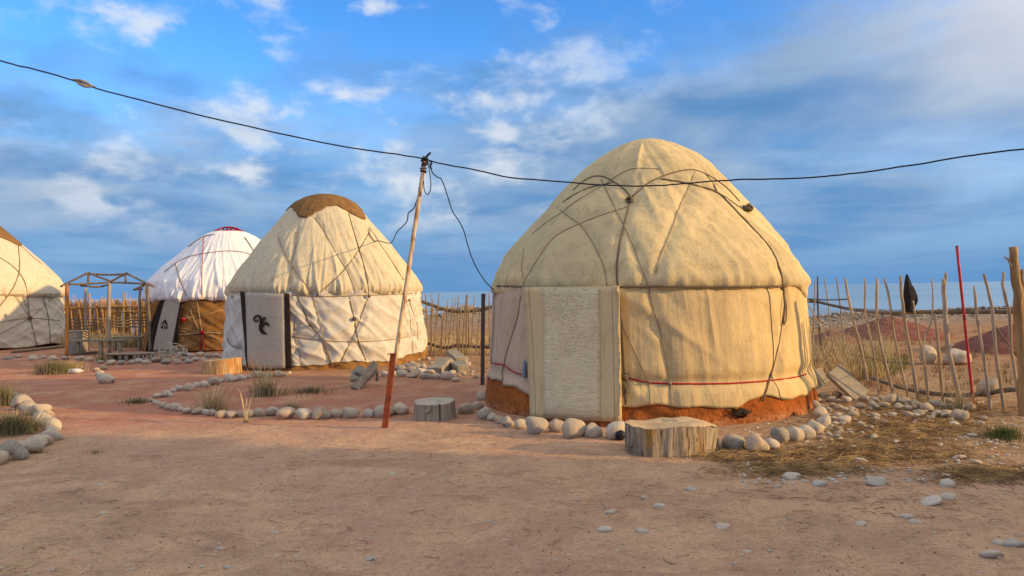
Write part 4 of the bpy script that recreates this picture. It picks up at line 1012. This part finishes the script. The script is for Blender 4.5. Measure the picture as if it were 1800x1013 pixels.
# ------------------------------------------------------------------ fences
def zpx(z): return (1400+z[0]/3.165, 420+z[1]/3.165)
def stick(pts, r, Y, mat, parent, name='stake', seed=0, n=5, y1_=None, clampbase=True):
    Ys = [Y]*len(pts) if y1_ is None else np.linspace(Y, y1_, len(pts))
    q = catmull([P(*p, y) for p, y in zip(pts, Ys)], n); q = np.array(q)
    t = np.arange(len(q)); q[:, 0] += r*.35*fbm(t*.7, t*0+seed, 2, 50); q[:, 1] += r*.8*fbm(t*.5, t*0+seed*3, 2, 51)
    if clampbase: q = np.concatenate([q, [q[-1]+np.array([0, 0, -.12])]])
    return obj(name, tube(q, [r*.8, r, r*1.05, r*1.1], 8, .18, seed=seed), mat, parent)
fr_ = thing('stick_fence', 'fence of bent pale sticks on two dark rails right of the big yurt', 'fence', gp(1610, 712), 'stick fences')
STK = [([(105, 225), (97, 470), (90, 720)], .018, 'stick'), ([(118, 210), (122, 440), (150, 690)], .022, 'stickdark'), ([(155, 220), (180, 390), (212, 700)], .016, 'stick'), ([(222, 215), (245, 390), (280, 715)], .017, 'stick'),
       ([(270, 220), (310, 430), (355, 600), (398, 815)], .026, 'stick'), ([(382, 220), (385, 420), (430, 640), (458, 870)], .017, 'stick'), ([(450, 220), (445, 440), (480, 630), (542, 875)], .025, 'stick'), ([(487, 220), (515, 330), (545, 540), (622, 890)], .018, 'stick'),
       ([(578, 205), (592, 400), (630, 620), (677, 900)], .026, 'stick'), ([(650, 345), (665, 470), (690, 590), (712, 720), (735, 915)], .016, 'stick'), ([(752, 215), (760, 330), (752, 450), (712, 560), (706, 640), (724, 760), (735, 925)], .014, 'stick'),
       ([(770, 415), (790, 600), (818, 925)], .022, 'stick'), ([(818, 225), (822, 300), (835, 520), (860, 690), (925, 945)], .032, 'stick'), ([(990, 265), (1005, 430), (1040, 660), (1080, 952)], .020, 'stick'), ([(1042, 195), (1090, 400), (1110, 640), (1157, 958)], .022, 'stick'),
       ([(1152, 185), (1148, 270), (1185, 430), (1200, 660), (1252, 968)], .021, 'stick')]
bx, by = [], []
for k, (pts, r, m) in enumerate(STK):
    pp = [zpx(p) for p in pts]; bpt = gp(*pp[-1]); bx.append(pp[-1][0]); by.append(bpt[1])
    stick(pp, r*.86, bpt[1], MT[m], fr_, seed=k)
o_ = np.argsort(bx); FX = np.array(bx)[o_]; FY = np.array(by)[o_]; FY = np.convolve(np.pad(FY, 2, mode='edge'), np.ones(5)/5, 'valid')
fy = lambda px: float(np.interp(px, FX, FY))
stick([zpx(p) for p in [(828, 188), (832, 215), (822, 262)]], .016, fy(1662), MT['stick'], fr_, 'fork', 31, clampbase=False)
ppost = [zpx(p) for p in [(1203, 45), (1222, 220), (1240, 400), (1262, 820), (1268, 985)]]
stick(ppost, .055, gp(*ppost[-1])[1], MT['post'], fr_, 'post', 40)
stick([zpx(p) for p in [(1155, 100), (1180, 120), (1195, 155)]], .012, gp(*ppost[-1])[1]-.02, MT['stick'], fr_, 'twig', 41, clampbase=False)
stick([zpx(p) for p in [(1246, 170), (1250, 260), (1258, 420), (1290, 640)]], .030, gp(*ppost[-1])[1]+.10, MT['post'], fr_, 'post', 42, clampbase=False)
def rail(pts, r, mat, dy, parent, name='rail', seed=0):
    q = catmull([P(*p, fy(p[0])+dy) for p in [zpx(z) for z in pts]], 5)
    return obj(name, tube(q, r, 8, .2, seed=seed), mat, parent)
rail([(40, 345), (120, 352), (200, 370), (330, 396), (500, 412), (650, 409), (800, 407), (1050, 407), (1266, 405), (1320, 404)], .028, MT['railwood'], .045, fr_)
rail([(60, 336), (180, 340), (285, 336)], .014, MT['railwood'], .09, fr_)
rail([(60, 665), (140, 672), (200, 690), (310, 745), (430, 778), (560, 822), (700, 852), (900, 871), (1050, 860), (1160, 842), (1266, 836), (1320, 834)], .030, MT['railwood'], .06, fr_)
rail([(1100, 480), (1180, 590), (1266, 700)], .012, MT['railwood'], .03, fr_, 'brace')
rail([(320, 388), (480, 395), (700, 400), (960, 392), (1266, 384)], .004, MT['cable'], .06, fr_, 'wire')
rail([(300, 640), (560, 690), (800, 696), (1000, 690)], .005, MT['stickdark'], .10, fr_, 'wire')
vf = []
for i in range(26):
    for sg in (1, -1):
        px0 = 1415+i*6.2
        A = P(px0, 540+2*i*.2, 11.3); B = P(px0+sg*40, 640, 11.3)
        vf.append(tube([A, B], .0022, 4))
mw = obj('wire_mesh', merge(*vf), MT['concrete'], fr_); mw['kind'] = 'stuff'
# middle fence
fm = thing('stick_fence', 'low fence of thin sticks between the two cream yurts', 'fence', gp(800, 622), 'stick fences')
def zm(z): return (740+z[0]/7.24, 480+z[1]/7.24)
YM = 18.6
for k, (a, b) in enumerate([((8, 95), (12, 960)), ((60, 270), (75, 990)), ((132, 245), (112, 1000)), ((155, 330), (130, 1010)), ((228, 250), (165, 1010)), ((300, 440), (232, 1020)), ((345, 330), (300, 990)), ((412, 318), (335, 1030)), ((446, 308), (400, 1020)), ((478, 280), (462, 1030)), ((580, 275), (523, 1040)),
                           ((592, 285), (575, 1030)), ((682, 275), (640, 1030)), ((748, 480), (690, 1040)), ((822, 265), (745, 1035)), ((870, 245), (885, 1040)), ((940, 270), (950, 1040)), ((1010, 290), (1000, 1040)), ((270, 470), (262, 1000)), ((505, 460), (480, 1030)), ((610, 420), (615, 1030))]):
    m_ = ((a[0]+b[0])/2+random.uniform(-9, 9), (a[1]+b[1])/2)
    stick([zm(a), zm(m_), (zm(b)[0], 624)], random.uniform(.011, .018), YM, MT['stickmid'], fm, seed=60+k, n=3)
for pts, r in [([(-40, 345), (20, 368), (200, 430), (400, 486), (700, 476), (910, 430), (1050, 415)], .045), ([(-30, 860), (60, 885), (200, 930), (330, 952), (450, 926), (740, 940), (860, 942), (1050, 930)], .045)]:
    obj('rail', tube(catmull([P(*zm(p), YM+.06) for p in pts], 5), r, 8, .25), MT['railwood'], fm)
st = gp(848, 676)
sp_ = thing('steel_post', 'dark upright steel post left of the big yurt', 'post', st)
a = P(848, 677, st[1]); b = P(849.5, 518, st[1]); a[2] = -.06
rt = np.array([1., 0, 0]); obj('angle_iron', prism(a, b, [(-.034, -.02), (.034, -.02), (.034, -.012), (.008, -.012), (.008, .03), (-.008, .03), (-.008, -.012), (-.034, -.012)]), MT['stickdark'], sp_, False)
obj('cap', box(b+np.array([0, .004, .008]), (.085, .065, .014), None, .003), MT['stickdark'], sp_, False)
# reed fence behind the shelter
YR = 29.0
fl = thing('reed_fence', 'brown reed fence with sapling rails behind the stick shelter', 'fence', [P(190, 600, YR)[0], YR, 0])
V = []; vf = []
for k in range(900):
    px = R_.uniform(92, 300); x = P(px, 560, YR)[0]; h = R_.uniform(1.25, 1.62)+(.22 if R_.random() < .06 else 0); y = YR+R_.uniform(-.10, .10)
    l = R_.normal()*.05; vf.append(tube([(x, y, -.05), (x+l*.4, y+R_.uniform(-.03, .03), h*.5), (x+l, y, h)], R_.uniform(.006, .013), 4))
o = obj('reed_mat', merge(*vf), MT['reed'], fl); o['kind'] = 'stuff'
for k, (x0, y0, x1, y1_) in enumerate([(136, 530, 146, 586), (168, 530, 172, 575), (178, 540, 182, 570), (157, 516, 157, 595), (217, 514, 217, 595), (124, 545, 128, 590), (150, 552, 156, 580), (228, 545, 230, 590)]):
    obj('stake', tube([P(x0, y0, YR-.13), P((x0+x1)/2+.6, (y0+y1_)/2, YR-.15), P(x1, y1_+6, YR-.13)], .035, 7, .2, seed=k), MT['post'], fl)
for k, pts in enumerate([[(95, 543), (140, 541), (190, 540), (240, 539), (290, 541)], [(170, 539), (200, 538), (222, 539)], [(205, 549), (250, 547), (285, 545)]]):
    obj('rail', tube(catmull([P(*p, YR-.17) for p in pts], 4), .030, 7, .2, seed=k), MT['post'], fl)

# red pole, cloth, slabs, rope by the right fence
rb = gp(1712, 716)
rp = thing('red_pole', 'thin bright red pole leaning on the stick fence', 'pole', rb)
qa = P(1711.5, 717, rb[1]-.08); qb = P(1682, 434, rb[1]-.03); obj('rod', tube([qa+(qb-qa)*t for t in np.linspace(0, 1, 8)], .017, 10), MT['redpole'], rp)
obj('end_cap', tube([qb, qb+(qb-qa)/np.linalg.norm(qb-qa)*.012], .018, 10), MT['iron'], rp)
def zc(z): return (1560+z[0]/10.13, 470+z[1]/10.13)
yc = fy(1598)-.06
LV = []; n = 40
lev = [(345, 135, 12, 10), (352, 200, 36, 30), (358, 270, 56, 40), (365, 340, 72, 52), (375, 420, 86, 60), (385, 500, 94, 66), (385, 600, 84, 64), (382, 690, 76, 58), (378, 760, 70, 52), (376, 790, 60, 44)]
for k, (cxp, cyp, hw, dpth) in enumerate(lev):
    c_ = P(*zc((cxp, cyp)), yc); s_ = yc/F/10.13; th = np.arange(n)*2*math.pi/n
    r = 1+.30*fbm(np.cos(th)*2.2, np.sin(th)*2.2+k*.28, 3, 90)+.10*np.sin(th*7+k*.3)*min(1, k/4)
    LV.append(np.stack([c_[0]+hw*s_*r*np.cos(th), c_[1]+dpth*s_*r*np.sin(th), np.full(n, c_[2])+.012*np.sin(th*5+k)], 1))
lv = np.concatenate(LV); fc = grid_faces(len(lev), n, True)+[tuple(range(n)), tuple((len(lev)-1)*n+i for i in range(n))[::-1]]
jk = thing('black_cloth', 'black cloth hung over a stick of the fence', 'cloth', P(*zc((380, 790)), yc))
obj('cloth_body', (lv, fc), MT['cloth'], jk)
LV = []
for k, (cxp, cyp, hw, dpth) in enumerate([(440, 330, 14, 12), (462, 420, 34, 22), (485, 520, 46, 26), (498, 600, 42, 26), (494, 660, 24, 18), (490, 700, 6, 6)]):
    c_ = P(*zc((cxp, cyp)), yc+.02); th = np.arange(24)*2*math.pi/24; r = 1+.25*fbm(np.cos(th)*2, np.sin(th)*2+k*.3, 2, 95)
    LV.append(np.stack([c_[0]+hw*s_*r*np.cos(th), c_[1]+dpth*s_*r*np.sin(th), np.full(24, c_[2])], 1))
obj('sleeve', (np.concatenate(LV), grid_faces(6, 24, True)), MT['cloth'], jk)
def slab(cs, Ys, th_, mat, parent, name):
    A = np.array([P(*c, y) for c, y in zip(cs, Ys)]); nrm = np.cross(A[1]-A[0], A[3]-A[0]); nrm /= np.linalg.norm(nrm)
    if nrm[1] < 0: nrm = -nrm
    bm = bmesh.new(); vs_ = [bm.verts.new(p) for p in np.concatenate([A, A+nrm*th_])]
    for f in [(0, 1, 2, 3), (7, 6, 5, 4), (0, 4, 5, 1), (1, 5, 6, 2), (2, 6, 7, 3), (3, 7, 4, 0)]: bm.faces.new([vs_[i] for i in f])
    bmesh.ops.recalc_face_normals(bm, faces=bm.faces)
    bmesh.ops.bevel(bm, geom=list(bm.edges), offset=min(.006, th_*.15), segments=2, affect='EDGES'); bm.verts.index_update()
    v = np.array([q.co[:] for q in bm.verts]); f = [tuple(x.index for x in q.verts) for q in bm.faces]; bm.free()
    return obj(name, (v, f), mat, parent, False, origin=None if parent is not None else v.min(0)*.5+v.max(0)*.5)
tag(slab([(1454, 657), (1476, 639), (1528, 687), (1507, 707)], [10.45, 10.7, 10.55, 10.25], .05, MT['concrete'], None, 'concrete_slab'), 'long grey concrete slab propped diagonally against the stick fence', 'slab', 'concrete slabs by the fence')
tag(slab([(1424, 653), (1443, 645.6), (1460, 670), (1437, 683)], [10.75, 10.95, 10.9, 10.65], .05, MT['concrete'], None, 'concrete_slab'), 'small grey slab between the big yurt and the long slab', 'slab', 'concrete slabs by the fence')
def zs(z): return (1400+z[0]/7.24, 600+z[1]/7.24)
gr = thing('guy_rope', 'pale guy rope tied from the big yurt eave to the slabs', 'rope', P(1463, 655, 10.6))
e0 = y1.hit(1424, 531, .0)[2]
obj('cord', tube(catmull([e0, P(1432, 555, 11.0), P(1447, 583, 10.8), P(1461, 609, 10.6)], 5), .008, 6), MT['ropelight'], gr)
for k, pts in enumerate([[(440, 75), (430, 150), (470, 220), (480, 290)], [(450, 80), (520, 170), (560, 240), (610, 290), (600, 220), (560, 180), (480, 130)], [(440, 130), (500, 110), (470, 90), (430, 100)], [(480, 140), (530, 230), (560, 270)], [(430, 215), (340, 270), (240, 335)]]):
    obj('cord', tube(catmull([P(*zs(p), 10.55-.01*k) for p in pts], 5), .0085, 6), MT['ropelight'], gr)
for px, py, wd, hh, lab in [(1642, 628, 28, .22, 'rounder pale boulder in the field behind the fence'), (1697, 630, 46, .18, 'longer pale boulder in the field behind the fence')]:
    p = gp(px, py+12); s_ = p[1]/F; o = rock(p+np.array([0, .2, 0]), wd*s_*.52, wd*s_*.4, hh, 0., None, ROCK, 'boulder', .25, .1); tag(o, lab, 'boulder', 'boulders in the field')
for px, py, wd in [(1772, 705, 30)]:
    p = gp(px, py); s_ = p[1]/F; o = rock(p+np.array([0, .4, 0]), .17, .14, .14, 0., None, ROCK, 'boulder', .2, .1); tag(o, 'brown stone behind the fence near the tall post', 'boulder', 'boulders in the field')

# blocks and boards near the cream yurt
def block(px, py, s, rz, lab, mat='block', tilt=(0, 0), lift=0.):
    p = gp(px, py); R = Matrix.Rotation(rz, 3, 'Z') @ Matrix.Rotation(tilt[0], 3, 'X') @ Matrix.Rotation(tilt[1], 3, 'Y')
    o = obj('concrete_block', box(p+np.array([0, s[1]*.5, lift+s[2]*.5]), s, R, .012), MT[mat], None, False, origin=p); return tag(o, lab, 'block', 'concrete blocks')
block(772, 656, (.30, .62, .22), -.28, 'left of two grey concrete blocks on the cobble bed', tilt=(.24, 0), lift=-.02)
block(806, 655, (.24, .50, .20), .42, 'right of two grey concrete blocks on the cobble bed', tilt=(.1, -.12), lift=-.02)
block(800, 648, (.24, .55, .10), .45, 'thin grey slab on top of the right concrete block', tilt=(.22, -.1), lift=.20)
YB = gp(640, 684)[1]
tag(slab([(617, 655), (630, 640), (640, 664), (614, 668)], [YB+.55, YB+.7, YB+.55, YB+.35], .07, MT['block'], None, 'concrete_block'), 'grey slab lying behind the crossed boards', 'block', 'concrete blocks')
tag(slab([(629, 640), (642, 646), (639, 660), (624, 653)], [YB+.30, YB+.30, YB+.16, YB+.16], .09, MT['block'], None, 'concrete_block'), 'small pale block resting on the crossed boards', 'block', 'concrete blocks')
tag(slab([(657, 633), (666, 642), (631, 686), (617, 679)], [YB+.42, YB+.42, YB-.02, YB-.02], .06, MT['plank'], None, 'grey_board'), 'long grey board propped up at an angle before the cream yurt', 'board', 'grey boards')
tag(slab([(645, 662), (664, 648), (665, 655), (640, 678)], [YB+.2, YB+.5, YB+.5, YB+.18], .05, MT['plank'], None, 'grey_board'), 'short grey board under the propped long board', 'board', 'grey boards')
tag(slab([(660, 652), (664.5, 652), (664.5, 671), (660, 671)], [YB+.5]*4, .06, MT['plank'], None, 'board_leg'), 'short upright stub holding up the boards', 'board', 'grey boards')
bc = gp(1093, 778)
cp = tag(obj('black_ball', tube([bc+np.array([0, .16, .05]), bc+np.array([0, .10, .055]), bc+np.array([0, .07, .058]), bc+np.array([0, .055, .06])], [.05, .056, .05, .02], 16), MT['cable'], origin=bc), 'small black round object lying against the split log', 'ball')

# ------------------------------------------------------------------ stick shelter with benches
def zp(z): return (100+z[0]/5.96, 470+z[1]/5.96)
pp1 = gp(117, 627); pp2 = gp(192, 623); YA, YBk = pp1[1], pp2[1]+1.9
sh = thing('stick_shelter', 'open shelter frame of rough poles with low bench rails', 'shelter', pp2)
def pl(a, b, ya, yb, r, mat, name, seed=0, mid=None):
    A = P(*zp(a), ya); B = P(*zp(b), yb); Mi = (A+B)/2 if mid is None else P(*zp(mid), (ya+yb)/2)
    return obj(name, tube(catmull([A, Mi, B], 5), r, 8, .2, seed=seed), mat, sh)
YC = pp2[1]
pl((104, 180), (98, 940), YA, YA, .05, MT['postorange'], 'post', 1, (108, 520))
pl((550, 160), (552, 905), YC, YC, .05, MT['stick'], 'post', 2, (545, 520))
pl((940, 165), (975, 900), YC, YC, .045, MT['railwood'], 'post', 3, (962, 480))
pl((870, 222), (858, 850), YBk, YBk, .04, MT['stick'], 'post', 4, (865, 540))
pl((300, 215), (300, 820), YBk, YBk, .04, MT['stick'], 'post', 5)
pl((128, 180), (548, 158), YA, YC, .028, MT['railwood'], 'beam', 6, (330, 172)); pl((552, 158), (1000, 182), YC, YC, .028, MT['railwood'], 'beam', 7, (800, 165))
pl((240, 190), (560, 178), YA+.3, YC+.2, .028, MT['railwood'], 'beam', 8, (420, 206)); pl((800, 236), (1010, 222), YBk, YBk, .028, MT['railwood'], 'beam', 9)
pl((810, 236), (1060, 122), YBk-.2, YBk+.2, .045, MT['post'], 'beam', 10, (935, 180))
for k, (a, b) in enumerate([((35, 205), (330, 55)), ((330, 58), (590, 158)), ((575, 145), (728, 62)), ((722, 60), (1018, 206))]): pl(a, b, YC-.35 if k < 1 else YC, YC, .028, MT['railwood'], 'rafter', 12+k)
pl((328, 68), (728, 72), YC+.02, YC+.02, .030, MT['railwood'], 'ridge_pole', 17, (530, 78))
pl((330, 62), (330, 162), YC, YC, .03, MT['railwood'], 'strut', 18); pl((715, 66), (724, 162), YC, YC, .03, MT['railwood'], 'strut', 19)
for k, (a, b) in enumerate([((115, 550), (525, 542)), ((115, 580), (525, 576)), ((115, 618), (525, 605)), ((115, 655), (525, 640))]): pl(a, b, YA+.3, YC+.3, .018, MT['railwood'], 'back_rail', 20+k)
for k, (a, b) in enumerate([((575, 532), (955, 526)), ((575, 562), (955, 556)), ((575, 592), (940, 588)), ((575, 622), (935, 624))]): pl(a, b, YC+.35, YC+.8, .018, MT['railwood'], 'back_rail', 30+k)
def plank(c, s, rz, mat, parent, name): return obj(name, box(c, s, Matrix.Rotation(rz, 3, 'Z'), .006), MT[mat], parent, False)
def bench(label, a, b, Y, legs, wd=.32):
    A = P(*zp(a), Y); B = P(*zp(b), Y); L = abs(B[0]-A[0]); c_ = (A+B)/2
    r = thing('plank_bench', label, 'bench', [c_[0], c_[1], 0], 'plank benches of the shelter')
    plank([c_[0], c_[1]+wd/2, c_[2]], (L, wd, .05), 0, 'plank', r, 'seat')
    for x in legs:
        q_ = P(*zp((x, 800)), Y+.05); plank([q_[0], q_[1]+.03, (c_[2]-.026)/2], (.09, .09, c_[2]-.026), 0, 'plank', r, 'leg')
bench('front grey plank bench of the stick shelter', (108, 772), (692, 768), YA+.35, (215, 455, 655))
bench('rear grey plank bench of the stick shelter', (580, 735), (895, 738), YBk-.5, (600, 860))
c_ = P(*zp((210, 742)), YA+1.3)
cr = thing('grey_crate', 'grey box standing behind the front bench', 'box', [c_[0], c_[1], 0])
obj('crate_body', box([c_[0], c_[1], .32], (.50, .42, .64), None, .01), MT['concrete'], cr, False); obj('lid', box([c_[0], c_[1], .655], (.53, .45, .03), None, .006), MT['block'], cr, False)
pg_ = gp(225, 634)
pa_ = thing('low_pallet', 'low plank step on blocks beside the shelter', 'pallet', pg_)
L0 = P(*zp((480, 912)), pg_[1])[0]; L1 = P(*zp((1000, 912)), pg_[1])[0]
plank([(L0+L1)/2, pg_[1]+.2, .16], (L1-L0, .36, .04), .03, 'plank', pa_, 'deck')
for x in (540, 660, 700, 830, 960):
    q_ = P(*zp((x, 930)), pg_[1]); plank([q_[0], pg_[1]+.2, .07], (.16, .30, .14), 0, 'plank', pa_, 'bearer')
for k, (a, b, lab) in enumerate([((20, 622), (118, 611), 'long thin pole lying before the left-edge yurt'), ((125, 626), (180, 621), 'short pole lying under the front bench')]):
    A, B = gp(*a), gp(*b); A[2] = B[2] = .04
    tag(obj('wooden_pole', tube([A, (A+B)/2, B], .035, 8, .2), MT['railwood'], origin=(A+B)/2), lab, 'pole', 'poles on the ground')
# tangle of pale hose
hb = gp(290, 637); vf = []
for k in range(15):
    c_ = hb+np.array([R_.normal()*.17, .25+R_.normal()*.12, .08+abs(R_.normal())*.09]); t = np.linspace(0, 2*math.pi*R_.uniform(.6, 1.1), 16); r1, r2 = R_.uniform(.10, .26), R_.uniform(.07, .17); ph = R_.uniform(0, 6); tl = R_.uniform(-.5, .5)
    x = np.cos(t+ph)*r1; y = np.sin(t+ph)*r2; z = np.maximum(y*.9+tl*x*.5, -.06)
    vf.append(tube(np.stack([c_[0]+x, c_[1]+y*.6, c_[2]+z], 1), .012, 6))
tag(obj('hose_tangle', merge(*vf), MT['plastic'], origin=hb), 'tangle of pale hose before the white-roofed yurt', 'hose')
hb2 = gp(328, 634)
tag(slab([(318, 622), (324, 620), (338, 632), (331, 636)], [hb2[1]+.3, hb2[1]+.35, hb2[1]+.05, hb2[1]], .03, MT['cable'], None, 'dark_board'), 'dark thin board leaning on the stones by the hose', 'board')
bt = gp(131, 656)
tag(obj('plastic_bottle', tube([bt+np.array([x, .05, .05]) for x in (-.14, -.13, .06, .10, .12, .16)], [.045, .055, .055, .04, .018, .018], 12), MT['bottle'], origin=bt), 'white plastic bottle lying beside the grey-green bush', 'bottle')

# ------------------------------------------------------------------ grass tufts and bushes
def tuft(c, n, h, spread, wd, lean=.5, seed=0, droop=.35):
    q = np.random.default_rng(seed); V = []; Fc = []
    for _ in range(n):
        a = q.uniform(0, 6.283); r = abs(q.normal())*spread*.4; x, y = c[0]+math.cos(a)*r, c[1]+math.sin(a)*r*.8
        H = h*q.uniform(.45, 1.05); l = lean*q.uniform(.1, 1)*H; b = a+q.normal()*.5; k = len(V); m = 5
        for i in range(m):
            t = i/(m-1); X = x+math.cos(b)*l*t**1.4; Y = y+math.sin(b)*l*t**1.4; Z = c[2]-.01+H*(t-droop*t**3*.5)
            ww = wd*(1-t)**.7*.5+.0004; ox, oy = -math.sin(b)*ww, math.cos(b)*ww
            V += [(X+ox, Y+oy, Z), (X-ox, Y-oy, Z), (X+math.cos(b)*ww*.6, Y+math.sin(b)*ww*.6, Z)]
        for i in range(m-1):
            p = k+i*3; Fc += [(p, p+2, p+5, p+3), (p+2, p+1, p+4, p+5)]
    return np.array(V), Fc
def plant(name, label, px, py, layers, group='grass tufts', cat='grass'):
    c = gp(px, py); r = thing(name, label, cat, c, group)
    for k, (nm, n, h, sp, wd, ln, m) in enumerate(layers): obj(nm, tuft(c, n, h, sp, wd, ln, int(px*7+k)), MT[m], r)['kind'] = 'stuff'
plant('grass_tuft', 'tall spiky dry grass tuft before the emblem door', 467, 696, [('dry_blades', 90, .72, .36, .013, .6, 'drygrass'), ('green_blades', 200, .28, .36, .010, .6, 'greygrass')])
plant('grass_tuft', 'dry straw-coloured grass tuft inside the front row of border stones', 372, 720, [('dry_blades', 110, .50, .30, .012, .7, 'drygrass'), ('green_blades', 90, .18, .34, .008, .7, 'greygrass')])
plant('grass_tuft', 'three thin stalks growing through the front border stones', 432, 741, [('dry_blades', 6, .55, .05, .016, .8, 'drygrass'), ('green_blades', 24, .10, .2, .006, .8, 'greygrass')])
plant('grass_mat', 'low green grass mat in the bed before the cream yurt', 545, 690, [('green_blades', 420, .13, .75, .007, .8, 'greygrass')])
plant('grass_mat', 'low green grass mat at the pointed end of the stone loop', 240, 708, [('green_blades', 330, .12, .42, .007, .8, 'greygrass')])
plant('grass_mat', 'small grass clump by the middle front border stones', 512, 721, [('green_blades', 160, .15, .3, .007, .7, 'greygrass')])
plant('grass_mat', 'small sprout on the bare dirt right of the left-edge stones', 168, 796, [('green_blades', 40, .07, .16, .005, .9, 'greygrass')])
plant('bush', 'grey-green grass bush inside the stones at the left edge', 20, 762, [('green_blades', 800, .32, .50, .007, .7, 'greygrass'), ('dry_blades', 70, .42, .5, .006, .9, 'drygrass')], 'bushes', 'bush')
plant('bush', 'dark grass bush cut by the left edge above the stones', 2, 712, [('green_blades', 420, .45, .38, .008, .6, 'greygrass'), ('dry_blades', 20, .4, .3, .006, .9, 'drygrass')], 'bushes', 'bush')
plant('bush', 'grey-green rounded bush on the open ground before the stick shelter', 98, 656, [('green_blades', 600, .40, .60, .010, .6, 'greygrass')], 'bushes', 'bush')
plant('bush', 'smaller dry bush beside the white bottle', 126, 653, [('green_blades', 260, .34, .36, .010, .6, 'drygrass')], 'bushes', 'bush')
plant('grass_tuft', 'short bright green grass tuft at the right edge', 1764, 768, [('green_blades', 420, .17, .36, .007, .7, 'greengrass')])
plant('grass_tuft', 'spindly green plant growing before the shelter step', 178, 637, [('green_blades', 60, .36, .25, .012, .7, 'greengrass'), ('dry_blades', 5, .7, .2, .012, .5, 'drygrass')])
plant('grass_tuft', 'dry grass tuft at the foot of the red pole', 1690, 722, [('dry_blades', 80, .45, .30, .006, .5, 'drygrass'), ('green_blades', 90, .2, .3, .006, .7, 'greygrass')])
plant('grass_tuft', 'dry grass tuft under the middle of the right fence', 1620, 705, [('dry_blades', 50, .26, .4, .006, .8, 'drygrass')])
# wild grass of the field behind the fences
def field(name, n, regf, h, wd, mat, label):
    V = []; Fc = []; k = 0
    for _ in range(n):
        x, y = regf(); v, f = tuft((x, y, float(gz(x, y))), 14, h*R_.uniform(.5, 1.2), .22, wd, .6, int(R_.integers(1e6)))
        V.append(v); Fc += [tuple(i+k for i in q) for q in f]; k += len(v)
    tag(obj(name, (np.concatenate(V), Fc), MT[mat]), label, 'grass', None, 'stuff')
field('field_grass', 150, reg(1425, 1570, 612, 668), .62, .012, 'drygrass', 'tall dry grass behind the fence beside the big yurt')
field('field_grass', 45, reg(1480, 1590, 630, 660), .40, .012, 'greengrass', 'green weeds among the dry grass behind the fence')
field('field_grass', 260, reg(1430, 1900, 580, 690), .20, .008, 'straw', 'short scrub over the field behind the fence')
field('field_grass', 200, reg(730, 870, 575, 622), .30, .014, 'drygrass', 'dry grass behind the low stick fence')
field('field_grass', 160, reg(100, 290, 596, 612), .55, .016, 'drygrass', 'dry grass along the foot of the reed fence')
field('field_grass', 40, reg(215, 250, 604, 612), .45, .016, 'greygrass', 'green weeds behind the shelter bench')

for o_ in bpy.data.objects:
    if '_o' in o_: del o_['_o']
